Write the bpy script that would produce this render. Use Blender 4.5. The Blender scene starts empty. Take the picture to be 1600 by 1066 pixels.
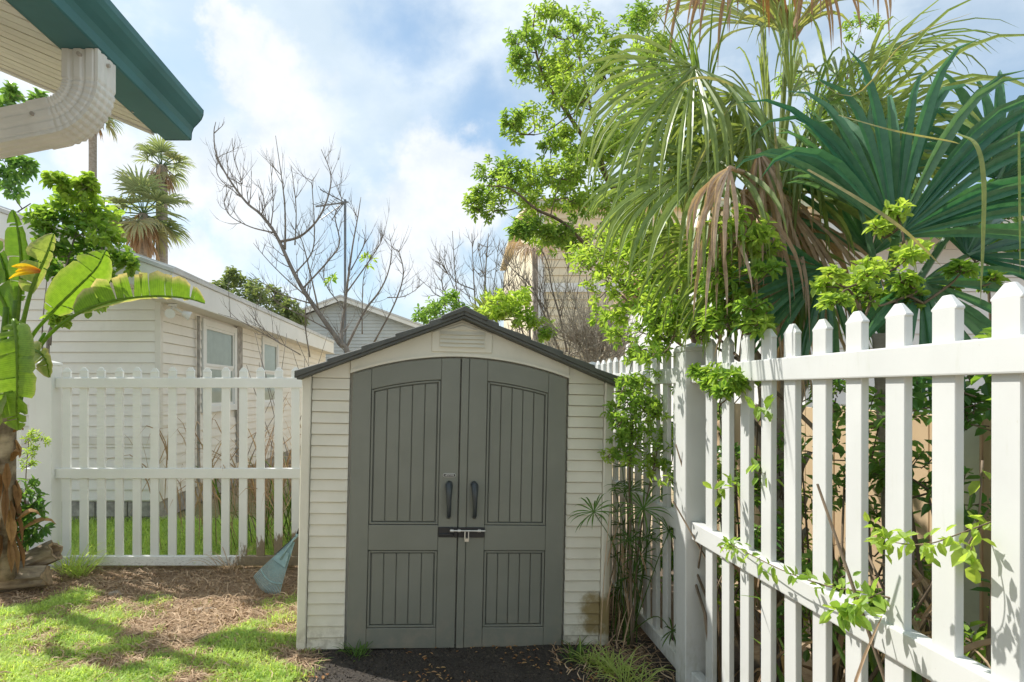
import bpy, bmesh, math, random
import numpy as np
from mathutils import Vector, Matrix, Euler, noise as mnoise
R = math.radians
random.seed(7)
rng = np.random.default_rng(7)
sc = bpy.context.scene
COL = sc.collection

# ------------------------------------------------------------------ camera
F, CU, CV, EYE = 883.0, 690.0, 610.0, 1.65     # focal length (px of the 1600 px photo), vanishing point, eye height
cam_d = bpy.data.cameras.new('camera'); cam = bpy.data.objects.new('camera', cam_d); COL.objects.link(cam)
cam_d.sensor_width = 36; cam_d.lens = 36 * F / 1600
cam_d.shift_x = (800 - CU) / 1600; cam_d.shift_y = (CV - 533) / 1600
cam_d.clip_start = 0.05; cam_d.clip_end = 2000
cam.location = (0, 0, EYE); cam.rotation_euler = (R(90), 0, 0)
sc.camera = cam

# ------------------------------------------------------------------ sky, sun, exposure
SUN_DIR = Vector((-0.87, 0.50, 1.27)).normalized()
sun_el = math.asin(SUN_DIR.z); sun_az = math.atan2(SUN_DIR.x, SUN_DIR.y)
W = bpy.data.worlds.new('World'); sc.world = W; W.use_nodes = True
nt = W.node_tree; N = nt.nodes; L = nt.links; N.clear()
def nd(t, **k):
    n = N.new(t)
    for a, b in k.items(): setattr(n, a, b)
    return n
def mth(op, a, b=None, c=None, clamp=False):
    n = nd('ShaderNodeMath', operation=op, use_clamp=clamp)
    for i, v in enumerate((a, b, c)):
        if v is None: continue
        if isinstance(v, (int, float)): n.inputs[i].default_value = v
        else: L.new(v, n.inputs[i])
    return n.outputs[0]
def wmix(f, a, b):
    n = nd('ShaderNodeMix', data_type='RGBA')
    for i, v in ((0, f), (6, a), (7, b)):
        if isinstance(v, (int, float)): n.inputs[i].default_value = v
        elif isinstance(v, tuple): n.inputs[i].default_value = (*v, 1)
        else: L.new(v, n.inputs[i])
    return n.outputs[2]
def sstep(v, lo, hi):
    n = nd('ShaderNodeMapRange', interpolation_type='SMOOTHSTEP')
    L.new(v, n.inputs[0]); n.inputs[1].default_value = lo; n.inputs[2].default_value = hi
    return n.outputs[0]
sky = nd('ShaderNodeTexSky', sky_type='NISHITA', sun_disc=False)
sky.sun_elevation = sun_el; sky.sun_rotation = sun_az; sky.dust_density = 1.2; sky.ozone_density = 1.3
tc = nd('ShaderNodeTexCoord')
def wnoise(scale, detail, rough, off=(0, 0, 0), st=(1, 1, 1.6)):
    m = nd('ShaderNodeMapping'); m.inputs['Location'].default_value = off; m.inputs['Scale'].default_value = st
    L.new(tc.outputs['Generated'], m.inputs[0])
    n = nd('ShaderNodeTexNoise'); n.inputs['Scale'].default_value = scale; n.inputs['Detail'].default_value = detail
    n.inputs['Roughness'].default_value = rough; L.new(m.outputs[0], n.inputs['Vector'])
    return n
n1 = wnoise(2.6, 7, .52, (3.1, .4, 1.7)); n2 = wnoise(6.5, 6, .55, (0, 2.2, 5)); n3 = wnoise(9, 6, .6, (7, 1, 2), (1, 1, 1))
def pxdir(u, v): return Vector(((u - CU) / F, 1, (CV - v) / F)).normalized()
# wobble the direction so that the heaped clouds have cauliflower edges
vs = nd('ShaderNodeVectorMath', operation='SUBTRACT'); L.new(n3.outputs['Color'], vs.inputs[0]); vs.inputs[1].default_value = (.5, .5, .5)
vm = nd('ShaderNodeVectorMath', operation='SCALE'); L.new(vs.outputs[0], vm.inputs[0]); vm.inputs['Scale'].default_value = .17
va = nd('ShaderNodeVectorMath', operation='ADD'); L.new(tc.outputs['Generated'], va.inputs[0]); L.new(vm.outputs[0], va.inputs[1])
def blob(u, v, r, soft=.45):
    s = nd('ShaderNodeVectorMath', operation='DISTANCE'); L.new(va.outputs[0], s.inputs[0]); s.inputs[1].default_value = pxdir(u, v)
    return sstep(s.outputs['Value'], r, r * soft)
def total(vals):
    o = vals[0]
    for v in vals[1:]: o = mth('MAXIMUM', o, v)
    return o
cumulus = total([blob(375, 60, .07, .6), blob(410, 120, .09, .6), blob(450, 200, .11, .5), blob(350, 300, .13, .4), blob(690, 290, .11, .6), blob(640, 360, .12, .5),
                 blob(740, 330, .08), blob(300, 440, .09), blob(60, 60, .12), blob(180, 250, .08)])
holes = total([blob(760, 195, .14, .1), blob(1600, 190, .24, .1), blob(300, 385, .08, .1), blob(640, 40, .12, .1), blob(200, 295, .07, .1), blob(560, 380, .07, .1)])
veil = sstep(n1.outputs['Fac'], .36, .60)
veil = mth('MAXIMUM', mth('MULTIPLY', veil, .40), mth('MULTIPLY', sstep(n2.outputs['Fac'], .3, .7), .55))
veil = mth('ADD', veil, .42, clamp=True)
veil = mth('MULTIPLY', veil, mth('SUBTRACT', 1.0, mth('MULTIPLY', holes, .72)))
shade = sstep(n2.outputs['Fac'], .34, .66)
sky_s = nd('ShaderNodeVectorMath', operation='SCALE'); L.new(sky.outputs[0], sky_s.inputs[0]); SKY_K = .078; sky_s.inputs['Scale'].default_value = SKY_K / .1
cl = wmix(shade, (3.35, 3.85, 4.2), (4.0, 4.4, 4.7))
tn_ = nd('ShaderNodeVectorMath', operation='MULTIPLY'); L.new(sky_s.outputs[0], tn_.inputs[0]); tn_.inputs[1].default_value = (.80, .98, .98)
c1 = wmix(veil, tn_.outputs[0], cl)
c2 = wmix(mth('MULTIPLY', cumulus, .85), c1, wmix(sstep(n3.outputs['Fac'], .3, .6), (3.6, 3.9, 4.2), (4.55, 4.65, 4.75)))
bg = nd('ShaderNodeBackground'); L.new(c2, bg.inputs[0]); bg.inputs[1].default_value = .094
L.new(bg.outputs[0], nd('ShaderNodeOutputWorld').inputs[0])
sd = bpy.data.lights.new('sun', 'SUN'); sd.energy = 2.4; sd.angle = R(.8); sd.color = (1, .955, .88)
sun = bpy.data.objects.new('sun', sd); COL.objects.link(sun)
sun.rotation_euler = (-SUN_DIR).to_track_quat('-Z', 'Y').to_euler(); sun.location = (-20, 6, 25)
vs_ = sc.view_settings; vs_.view_transform = 'Standard'; vs_.look = 'None'; vs_.gamma = 1; vs_.use_curve_mapping = False
vs_.exposure = 1.32
sc.cycles.max_bounces = 8; sc.cycles.diffuse_bounces = 5; sc.cycles.glossy_bounces = 3; sc.cycles.transmission_bounces = 5
sc.cycles.use_denoising = True

# ------------------------------------------------------------------ helpers
def at(u, v, Y): return Vector(((u - CU) * Y / F, Y, EYE + (CV - v) * Y / F))
ORG = {}
def org(o): return ORG.get(o.name, Vector((0, 0, 0)))
def thing(name, label, cat, loc=(0, 0, 0), rot=(0, 0, 0), group=None, kind=None):
    o = bpy.data.objects.new(name, None); COL.objects.link(o); o.empty_display_size = .1
    o.location = loc; o.rotation_euler = rot
    o['label'] = label; o['category'] = cat
    if group: o['group'] = group
    if kind: o['kind'] = kind
    ORG[o.name] = Vector(loc) if not any(rot) else Vector((0, 0, 0))
    return o
def inst(name, mesh, parent=None, loc=(0, 0, 0), rot=None, scale=None):
    o = bpy.data.objects.new(name, mesh); COL.objects.link(o)
    if parent: o.parent = parent; ORG[o.name] = org(parent)
    o.location = Vector(loc) - (org(parent) if parent else Vector((0, 0, 0)))
    if rot: o.rotation_euler = rot
    if scale: o.scale = scale
    return o
class MB:
    def __init__(s): s.v = []; s.f = []; s.t = []; s.m = []; s.tint = (0, 0, 0); s.mi = 0
    def V(s, p):
        s.v.append((p[0], p[1], p[2])); s.t.append(s.tint); return len(s.v) - 1
    def Fc(s, *ids): s.f.append(ids); s.m.append(s.mi)
    def poly(s, pts): s.Fc(*[s.V(p) for p in pts])
    def box(s, x0, x1, y0, y1, z0, z1):
        a = [s.V(p) for p in ((x0,y0,z0),(x1,y0,z0),(x1,y1,z0),(x0,y1,z0),(x0,y0,z1),(x1,y0,z1),(x1,y1,z1),(x0,y1,z1))]
        for q in ((3,2,1,0),(4,5,6,7),(0,1,5,4),(1,2,6,5),(2,3,7,6),(3,0,4,7)): s.Fc(*[a[i] for i in q])
    def prism(s, poly, a0, a1, axis='y'):
        """extrude a 2-D polygon: (x,z) along y, (y,z) along x or (x,y) along z"""
        def P(p, a): return (p[0], a, p[1]) if axis == 'y' else ((a, p[0], p[1]) if axis == 'x' else (p[0], p[1], a))
        A = [s.V(P(p, a0)) for p in poly]; B = [s.V(P(p, a1)) for p in poly]; n = len(poly)
        s.Fc(*A); s.Fc(*B[::-1])
        for i in range(n): s.Fc(A[i], B[i], B[(i+1) % n], A[(i+1) % n])
    def tube(s, pts, rad, sides=6, cap=True):
        pts = [Vector(p) for p in pts]; n = len(pts)
        if not hasattr(rad, '__len__'): rad = [rad] * n
        prev = None; rings = []; up = None
        for i in range(n):
            d = (pts[min(i+1, n-1)] - pts[max(i-1, 0)])
            d = d.normalized() if d.length > 1e-9 else Vector((0, 0, 1))
            if up is None: up = d.orthogonal().normalized()
            up = (up - d * up.dot(d));  up = up.normalized() if up.length > 1e-6 else d.orthogonal().normalized()
            b = d.cross(up)
            rings.append([s.V(pts[i] + (up * math.cos(k * 2 * math.pi / sides) + b * math.sin(k * 2 * math.pi / sides)) * rad[i]) for k in range(sides)])
        for i in range(n - 1):
            for k in range(sides):
                s.Fc(rings[i][k], rings[i][(k+1) % sides], rings[i+1][(k+1) % sides], rings[i+1][k])
        if cap and sides > 2: s.Fc(*rings[0][::-1]); s.Fc(*rings[-1])
    def leaf(s, p, d, n, ln, w, fold=.25, curl=.15):
        p = Vector(p); d = d.normalized(); sd_ = d.cross(n)
        if sd_.length < 1e-4: sd_ = d.orthogonal()
        sd_.normalize(); n = sd_.cross(d)
        a = s.V(p); t = s.V(p + d * ln - n * ln * curl)
        up = n * (w * fold)
        l1 = s.V(p + d * ln * .3 + sd_ * w * .46 + up); l2 = s.V(p + d * ln * .7 + sd_ * w * .42 + up - n * ln * curl * .5)
        r1 = s.V(p + d * ln * .3 - sd_ * w * .46 + up); r2 = s.V(p + d * ln * .7 - sd_ * w * .42 + up - n * ln * curl * .5)
        s.Fc(a, t, l2, l1); s.Fc(a, r1, r2, t)
    def blade(s, p, d, n, R_, w, droop, segs=7, fold=.35, twist=0, tipfrac=.55, bend=None):
        """a long pointed palm leaf segment, folded along its middle and sagging with its own weight"""
        p = Vector(p); d = d.normalized(); cur = p.copy(); step = R_ / segs; rows = []
        sd_ = d.cross(n); sd_ = sd_.normalized() if sd_.length > 1e-4 else d.orthogonal().normalized()
        for i in range(segs + 1):
            t = i / segs
            wi = w * (0.30 + 1.4 * t if t < .5 else max(.02, 1 - ((t - .5) / .5) ** 1.5))
            nn = sd_.cross(d).normalized()
            rows.append((s.V(cur - sd_ * wi * .5 + nn * wi * fold * .5), s.V(cur - nn * wi * fold * .5), s.V(cur + sd_ * wi * .5 + nn * wi * fold * .5)))
            d = (d + Vector((0, 0, -1)) * droop * (t ** 2.2) * 2.2 / segs * 4 + (bend * (1/segs) if bend else Vector((0,0,0)))).normalized()
            sd_ = (sd_ - d * sd_.dot(d)).normalized()
            cur = cur + d * step
        for a, b in zip(rows, rows[1:]):
            s.Fc(a[0], a[1], b[1], b[0]); s.Fc(a[1], a[2], b[2], b[1])
    def mesh(s, name, mats, bevel=0, smooth=False, off=None, segs=1):
        me = bpy.data.meshes.new(name)
        v = s.v if off is None else [(a - off[0], b - off[1], c - off[2]) for a, b, c in s.v]
        me.from_pydata(v, [], s.f)
        if not isinstance(mats, (list, tuple)): mats = [mats]
        for m in mats: me.materials.append(m)
        if len(mats) > 1: me.polygons.foreach_set('material_index', s.m)
        if any(t != (0, 0, 0) for t in s.t[:1] + s.t[-1:]) or len(set(s.t[::17])) > 1:
            a = me.color_attributes.new('tint', 'FLOAT_COLOR', 'POINT')
            a.data.foreach_set('color', np.array([(x, y, z, 1) for x, y, z in s.t], dtype=np.float32).ravel())
        if bevel:
            bm = bmesh.new(); bm.from_mesh(me)
            bmesh.ops.recalc_face_normals(bm, faces=bm.faces)
            es = [e for e in bm.edges if len(e.link_faces) == 2 and e.calc_face_angle(0) > .5]
            bmesh.ops.bevel(bm, geom=es, offset=bevel, segments=segs, affect='EDGES', profile=.6, clamp_overlap=True)
            bm.to_mesh(me); bm.free()
        if smooth: me.polygons.foreach_set('use_smooth', [True] * len(me.polygons))
        return me
    def build(s, name, mats, parent=None, label=None, kind=None, **k):
        o = bpy.data.objects.new(name, s.mesh(name, mats, off=org(parent) if parent else None, **k)); COL.objects.link(o)
        if parent: o.parent = parent; ORG[o.name] = org(parent)
        if label: o['label'] = label
        if kind: o['kind'] = kind
        return o
def tag(o, label, cat, group=None, kind=None):
    o['label'] = label; o['category'] = cat
    if group: o['group'] = group
    if kind: o['kind'] = kind
    return o

# ------------------------------------------------------------------ materials
class NT:
    def __init__(s, name):
        s.mat = bpy.data.materials.new(name); s.mat.use_nodes = True
        s.t = s.mat.node_tree; s.N = s.t.nodes; s.L = s.t.links; s.N.clear()
        s.out = s.N.new('ShaderNodeOutputMaterial')
    def n(s, t, **k):
        x = s.N.new(t)
        for a, b in k.items(): setattr(x, a, b)
        return x
    def put(s, sock, v):
        if isinstance(v, (int, float)): sock.default_value = v
        elif isinstance(v, tuple): sock.default_value = (*v, 1) if len(v) == 3 and sock.type == 'RGBA' else v
        else: s.L.new(v, sock)
    def mix(s, f, a, b, mode='MIX'):
        x = s.n('ShaderNodeMix', data_type='RGBA', blend_type=mode)
        s.put(x.inputs[0], f); s.put(x.inputs[6], a); s.put(x.inputs[7], b); return x.outputs[2]
    def math(s, op, a, b=0., c=None, clamp=False):
        x = s.n('ShaderNodeMath', operation=op, use_clamp=clamp); s.put(x.inputs[0], a); s.put(x.inputs[1], b)
        if c is not None: s.put(x.inputs[2], c)
        return x.outputs[0]
    def step(s, v, lo, hi):
        x = s.n('ShaderNodeMapRange', interpolation_type='SMOOTHSTEP'); s.put(x.inputs[0], v); x.inputs[1].default_value = lo; x.inputs[2].default_value = hi
        return x.outputs[0]
    def coord(s, which='pos', scale=(1, 1, 1)):
        if which == 'pos': o = s.n('ShaderNodeNewGeometry').outputs['Position']
        else: o = s.n('ShaderNodeTexCoord').outputs['Object']
        if scale == (1, 1, 1): return o
        m = s.n('ShaderNodeMapping'); m.inputs['Scale'].default_value = scale; s.L.new(o, m.inputs[0]); return m.outputs[0]
    def noise(s, vec, scale, detail=4, rough=.55, out='Fac'):
        x = s.n('ShaderNodeTexNoise'); s.put(x.inputs['Vector'], vec); x.inputs['Scale'].default_value = scale
        x.inputs['Detail'].default_value = detail; x.inputs['Roughness'].default_value = rough; return x.outputs[out]
    def bump(s, h, strength=.2, dist=.01, normal=None):
        x = s.n('ShaderNodeBump'); s.put(x.inputs['Height'], h); x.inputs['Strength'].default_value = strength; x.inputs['Distance'].default_value = dist
        if normal is not None: s.put(x.inputs['Normal'], normal)
        return x.outputs[0]
    def pbr(s, col, rough=.6, normal=None, metal=0., spec=.5):
        b = s.n('ShaderNodeBsdfPrincipled'); s.put(b.inputs['Base Color'], col); s.put(b.inputs['Roughness'], rough)
        b.inputs['Metallic'].default_value = metal; b.inputs['Specular IOR Level'].default_value = spec
        if normal is not None: s.put(b.inputs['Normal'], normal)
        s.L.new(b.outputs[0], s.out.inputs[0]); return s.mat
def simple(name, col, rough=.6, var=.12, vscale=6, bump=.15, bscale=120, metal=0., spec=.5, stretch=(1, 1, 1), coord='obj'):
    t = NT(name); c = t.coord(coord, stretch)
    f = t.noise(c, vscale, 5, .6)
    dark = tuple(x * (1 - var) for x in col); lite = tuple(min(1, x * (1 + var)) for x in col)
    base = t.mix(t.step(f, .3, .7), dark, lite)
    nrm = t.bump(t.noise(c, bscale, 3), bump, .003) if bump else None
    return t.pbr(base, rough, nrm, metal, spec)
def leafmat(name, a, b, dry=(.30, .22, .10), rough=.45, trans=.45, tcol=None, spec=.35, veins=False):
    """leaf: tint.r picks between two greens, tint.g dries it; light also passes through"""
    t = NT(name); at_ = t.n('ShaderNodeAttribute', attribute_name='tint'); sp = t.n('ShaderNodeSeparateColor'); t.L.new(at_.outputs['Color'], sp.inputs[0])
    base = t.mix(sp.outputs[0], a, b); base = t.mix(sp.outputs[1], base, dry)
    f = t.noise(t.coord('pos'), 35, 3); base = t.mix(t.math('MULTIPLY', t.step(f, .35, .7), .35), base, tuple(x * .6 for x in a))
    if veins:
        sv = t.math('SINE', t.math('MULTIPLY', sp.outputs[2], 420.)); base = t.mix(t.math('MULTIPLY', t.step(sv, .2, 1.), .22), base, tuple(min(1, x * 1.5) for x in b))
        sp2 = t.step(t.noise(t.coord('pos'), 70, 4, .7), .66, .72); base = t.mix(t.math('MULTIPLY', sp2, .5), base, (.30, .24, .10))
    p = t.n('ShaderNodeBsdfPrincipled'); t.put(p.inputs['Base Color'], base); p.inputs['Roughness'].default_value = rough; p.inputs['Specular IOR Level'].default_value = spec
    tr = t.n('ShaderNodeBsdfTranslucent')
    tb = t.mix(1.0, base, (1.7, 1.6, .75), 'MULTIPLY'); t.put(tr.inputs[0], tb)
    mx = t.n('ShaderNodeMixShader'); mx.inputs[0].default_value = trans
    t.L.new(p.outputs[0], mx.inputs[1]); t.L.new(tr.outputs[0], mx.inputs[2]); t.L.new(mx.outputs[0], t.out.inputs[0])
    return t.mat
M = {}
def vinyl(name, algae):
    wa, wb = ((.73, .745, .72), (.79, .80, .78)) if algae else ((.61, .62, .605), (.665, .675, .66))  # light offset in the white: lighter for shaded back fence, darker for sunlit one
    t = NT(name); c = t.coord('pos'); sx = t.n('ShaderNodeSeparateXYZ'); t.L.new(c, sx.inputs[0])
    f = t.noise(c, 3, 4); base = t.mix(t.step(f, .3, .75), wa, wb)
    if algae:
        st = t.coord('pos', (9, 9, 2.2)); n_ = t.noise(st, 5, 6, .7)
        xm = t.step(sx.outputs[0], -2.6, -1.15); zm = t.math('SUBTRACT', 1.0, t.step(sx.outputs[2], .02, .62))
        k = t.math('ADD', t.math('MULTIPLY', t.math('MULTIPLY', xm, zm), .95), t.math('MULTIPLY', n_, .75))
        m = t.step(k, .74, .86)
        brown = t.mix(t.noise(c, 40, 3), (.10, .07, .025), (.27, .19, .09))
        base = t.mix(t.math('MULTIPLY', m, .9), base, brown)
        low = t.math('MULTIPLY', t.math('SUBTRACT', 1.0, t.step(sx.outputs[2], .05, .16)), t.step(t.noise(t.coord('pos', (6, 6, 25)), 6, 6, .75), .52, .66))
        base = t.mix(t.math('MULTIPLY', low, .75), base, (.09, .085, .06))
    else:
        sp_ = t.step(t.noise(t.coord('pos', (30, 30, 30)), 2.2, 2), .74, .80)
        base = t.mix(t.math('MULTIPLY', sp_, .3), base, (.45, .42, .34))
        st_ = t.step(t.noise(t.coord('pos', (8, 8, 1.2)), 4, 6, .7), .55, .8)
        base = t.mix(t.math('MULTIPLY', st_, .28), base, (.44, .46, .35))
        lo = t.math('MULTIPLY', t.math('SUBTRACT', 1.0, t.step(sx.outputs[2], .0, .55)), t.step(t.noise(t.coord('pos', (7, 7, 3)), 4, 6, .7), .40, .68))
        base = t.mix(t.math('MULTIPLY', lo, .45), base, (.33, .33, .22))
    return t.pbr(base, .42, t.bump(t.noise(c, 25, 3), .04, .004), 0, .4)
M['vinyl_back'] = vinyl('white_vinyl_mossy_for_shade', True); M['vinyl'] = vinyl('white_vinyl_for_sun', False)
def shed_wall():
    t = NT('shed_wall_plastic'); c = t.coord('obj'); sx = t.n('ShaderNodeSeparateXYZ'); t.L.new(c, sx.inputs[0])
    f = t.noise(c, 5, 5); base = t.mix(t.step(f, .3, .7), (.69, .67, .575), (.75, .725, .63))
    wood = t.noise(t.coord('obj', (6, 6, 130)), 3, 4)
    # greenish brown algae, low on the right-hand wall
    xm = t.step(sx.outputs[0], .70, .90); zm = t.math('MULTIPLY', t.math('SUBTRACT', 1.0, t.step(sx.outputs[2], .30, .44)), t.step(sx.outputs[2], .03, .12))
    k = t.math('ADD', t.math('MULTIPLY', t.math('MULTIPLY', xm, zm), .50), t.math('MULTIPLY', t.noise(c, 14, 6, .7), .70))
    base = t.mix(t.math('MULTIPLY', t.step(k, .56, .86), .9), base, (.24, .17, .045))
    e = t.math('MULTIPLY', t.step(sx.outputs[0], .955, .99), t.math('SUBTRACT', 1.0, t.step(sx.outputs[2], .5, .95)))
    base = t.mix(t.math('MULTIPLY', e, .55), base, (.27, .21, .10))
    low = t.math('MULTIPLY', t.math('SUBTRACT', 1.0, t.step(sx.outputs[2], .02, .22)), t.step(t.noise(c, 16, 6, .7), .42, .62))
    base = t.mix(t.math('MULTIPLY', low, .45), base, (.20, .17, .11))
    return t.pbr(base, .55, t.bump(wood, .10, .002), 0, .35)
M['shed_wall'] = shed_wall()
def shed_door():
    t = NT('shed_door_plastic'); c = t.coord('obj')
    f = t.noise(c, 3, 5); base = t.mix(t.step(f, .3, .7), (.192, .200, .170), (.218, .226, .194))
    g = t.noise(t.coord('obj', (110, 110, 4)), 1.6, 5, .6)
    base = t.mix(t.math('MULTIPLY', t.step(g, .45, .75), .25), base, (.21, .22, .20))
    sx = t.n('ShaderNodeSeparateXYZ'); t.L.new(c, sx.inputs[0])
    dust = t.math('MULTIPLY', t.math('SUBTRACT', 1.0, t.step(sx.outputs[2], .0, .35)), t.step(t.noise(c, 9, 6, .7), .4, .7))
    base = t.mix(t.math('MULTIPLY', dust, .45), base, (.33, .29, .23))
    return t.pbr(base, .52, t.bump(g, .12, .002), 0, .4)
M['shed_door'] = shed_door()
M['shed_roof'] = simple('shed_roof_plastic', (.085, .09, .082), .6, .15, 8, .2, 90)
M['dark_gap'] = simple('dark_gap', (.02, .02, .02), .9, .1, 5, 0)
M['black_plastic'] = simple('black_plastic', (.018, .02, .024), .38, .1, 10, .05)
M['handle'] = simple('handle_plastic', (.045, .055, .062), .35, .1, 10, .03)
M['silver'] = simple('zinc_metal', (.62, .60, .55), .35, .15, 40, .05, metal=.7)
M['badge_dark'] = simple('badge_dark', (.05, .05, .05), .5, .05, 5, 0)
M['badge_light'] = simple('badge_light', (.75, .75, .72), .5, .05, 5, 0)
def siding(name, a, b, dirt=.25, dcol=(.30, .27, .22)):
    t = NT(name); c = t.coord('pos'); f = t.noise(c, 1.5, 5, .6); base = t.mix(t.step(f, .3, .7), a, b)
    st = t.step(t.noise(t.coord('pos', (2, 2, .5)), 6, 6, .7), .5, .8); base = t.mix(t.math('MULTIPLY', st, dirt), base, dcol)
    return t.pbr(base, .6, t.bump(t.noise(t.coord('pos', (3, 3, 60)), 4, 4), .1, .003), 0, .3)
M['beige_siding'] = siding('beige_siding', (.75, .725, .665), (.81, .785, .725), .10)
M['beige_trim'] = siding('beige_trim', (.68, .65, .585), (.74, .71, .645), .1)
M['white_trim'] = siding('white_trim', (.72, .735, .72), (.78, .79, .78), .12, (.45, .45, .40))
M['white_siding'] = siding('white_siding', (.70, .70, .69), (.76, .76, .75), .12, (.5, .48, .42))
M['yellow_siding'] = siding('yellow_siding', (.70, .61, .43), (.77, .68, .50), .12, (.5, .42, .27))
M['grey_siding'] = siding('grey_siding', (.44, .48, .49), (.50, .54, .55), .1)
M['foundation'] = simple('grey_block', (.33, .31, .28), .9, .3, 9, .5, 60, coord='pos')
M['metal_roof'] = simple('pale_metal_roof', (.55, .56, .56), .5, .1, 3, .1, 30, coord='pos')
M['teal'] = simple('teal_metal', (.048, .165, .18), .42, .10, 5, .05, 60, spec=.5)
M['cream_soffit'] = simple('cream_vinyl', (.70, .69, .60), .55, .06, 6, .05, 60)
M['downspout'] = simple('off_white_metal', (.66, .665, .635), .45, .07, 9, .06, 50)
def glass():
    t = NT('window_glass'); g = t.n('ShaderNodeBsdfGlossy'); g.inputs['Roughness'].default_value = .04; g.inputs[0].default_value = (.9, .95, .95, 1)
    tr = t.n('ShaderNodeBsdfTransparent'); tr.inputs[0].default_value = (.80, .86, .85, 1); fr = t.n('ShaderNodeFresnel'); fr.inputs[0].default_value = 1.25
    mx = t.n('ShaderNodeMixShader'); t.L.new(fr.outputs[0], mx.inputs[0]); t.L.new(tr.outputs[0], mx.inputs[1]); t.L.new(g.outputs[0], mx.inputs[2]); t.L.new(mx.outputs[0], t.out.inputs[0]); return t.mat
M['glass'] = glass()
M['blind'] = simple('blind_slat', (.66, .66, .62), .6, .05, 8, 0)
M['concrete'] = simple('pale_concrete', (.50, .48, .44), .9, .12, 4, .3, 60, coord='pos')
def bark(name, a, b, sc_=9, stretch=(1, 1, .25)):
    t = NT(name); c = t.coord('pos', stretch); f = t.noise(c, sc_, 6, .65)
    return t.pbr(t.mix(t.step(f, .3, .7), a, b), .9, t.bump(t.noise(c, sc_ * 3, 5, .7), .5, .01), 0, .2)
M['bark'] = bark('brown_bark', (.10, .075, .05), (.22, .17, .12), 12)
M['grey_twig'] = bark('grey_twig', (.17, .145, .125), (.30, .265, .235), 14)
M['pale_twig'] = bark('pale_twig', (.30, .265, .22), (.46, .42, .36), 14)
M['palm_bark'] = bark('palm_bark', (.26, .225, .19), (.42, .375, .33), 6, (1, 1, 2))
M['log'] = bark('weathered_log', (.13, .10, .07), (.40, .33, .24), 8, (.4, 1, 1))
M['cut_wood'] = simple('cut_wood', (.30, .22, .14), .9, .25, 30, .4, 60)
M['tan_board'] = siding('tan_board', (.54, .39, .24), (.62, .47, .30), .2, (.34, .24, .14))
M['pale_green'] = simple('pale_green_paint', (.46, .50, .38), .6, .06, 6, .05)
M['rake_teal'] = simple('rake_teal', (.24, .36, .37), .4, .10, 20, .05, metal=.2)
M['rake_wood'] = simple('rake_pole', (.05, .05, .05), .5, .1, 10, .05)
M['stone'] = simple('flat_stone', (.33, .27, .21), .9, .3, 14, .6, 50)
M['antenna'] = simple('antenna_metal', (.16, .17, .18), .4, .1, 10, 0, metal=.6)
M['pepper'] = leafmat('pepper_leaf', (.16, .29, .075), (.42, .56, .13), trans=.55)
M['lime'] = leafmat('lime_leaf', (.20, .36, .075), (.42, .56, .13), trans=.55)
M['glossy'] = leafmat('glossy_leaf', (.08, .20, .055), (.24, .40, .10), trans=.5, rough=.32, spec=.5)
M['grape'] = leafmat('round_leaf', (.10, .24, .045), (.32, .47, .09), trans=.5)
M['far_leaf'] = leafmat('far_leaf', (.15, .21, .10), (.26, .33, .15), trans=.35)
M['far_palm'] = leafmat('far_palm_leaf', (.15, .24, .13), (.30, .40, .23), dry=(.50, .43, .33), trans=.35)  # haze put into the leaf colour: paler, greyer than the near palm green
M['palm'] = leafmat('palm_leaf', (.125, .225, .065), (.30, .40, .14), dry=(.44, .34, .20), trans=.38, rough=.38, spec=.5)
M['fan'] = leafmat('fan_leaf', (.034, .16, .095), (.13, .29, .14), dry=(.44, .42, .20), trans=.3, rough=.30, spec=.6)
M['dead'] = leafmat('dead_frond', (.36, .25, .18), (.60, .47, .37), dry=(.50, .25, .06), trans=.15, rough=.7, spec=.2)
M['banana'] = leafmat('banana_leaf', (.085, .20, .022), (.19, .31, .032), dry=(.50, .42, .29), trans=.5, rough=.38, spec=.4, veins=True)
M['grass'] = leafmat('grass_blade', (.34, .52, .13), (.60, .74, .26), dry=(.60, .53, .33), trans=.5, rough=.5)
M['straw'] = leafmat('straw', (.37, .25, .155), (.64, .49, .34), dry=(.22, .14, .09), trans=.1, rough=.8, spec=.2)
M['sedge'] = leafmat('sedge_blade', (.055, .14, .025), (.13, .25, .045), trans=.35, rough=.4)
# ------------------------------------------------------------------ ground
def vnoise(x, y, seed=0):
    xi = np.floor(x).astype(np.int64); yi = np.floor(y).astype(np.int64); fx = x - xi; fy = y - yi
    def h(a, b):
        n = (a * 374761393 + b * 668265263 + seed * 974634777) & 0x7fffffff
        n = ((n ^ (n >> 13)) * 1274126177) & 0x7fffffff
        return ((n ^ (n >> 16)) & 0xffff) / 65535.0
    u = fx * fx * (3 - 2 * fx); w = fy * fy * (3 - 2 * fy)
    return (h(xi, yi) * (1 - u) + h(xi + 1, yi) * u) * (1 - w) + (h(xi, yi + 1) * (1 - u) + h(xi + 1, yi + 1) * u) * w
def fbm(x, y, s, seed=0, o=4):
    x = np.asarray(x, float) * s + 137.3; y = np.asarray(y, float) * s + 71.9; r = 0; a = .5; t = 0
    for i in range(o): r = r + a * vnoise(x, y, seed + i); t += a; x = x * 2.03; y = y * 2.03; a *= .5
    return r / t
def ss(v, a, b):
    t = np.clip((v - a) / (b - a), 0, 1); return t * t * (3 - 2 * t)
def gp(u, v):
    Y = EYE * F / (v - CV); return (u - CU) * Y / F, Y
def spot(x, y, u, v, rx, ry):
    cx, cy = gp(u, v); return np.clip(1 - np.sqrt(((x - cx) / rx) ** 2 + ((y - cy) / ry) ** 2), 0, 1)
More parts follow.
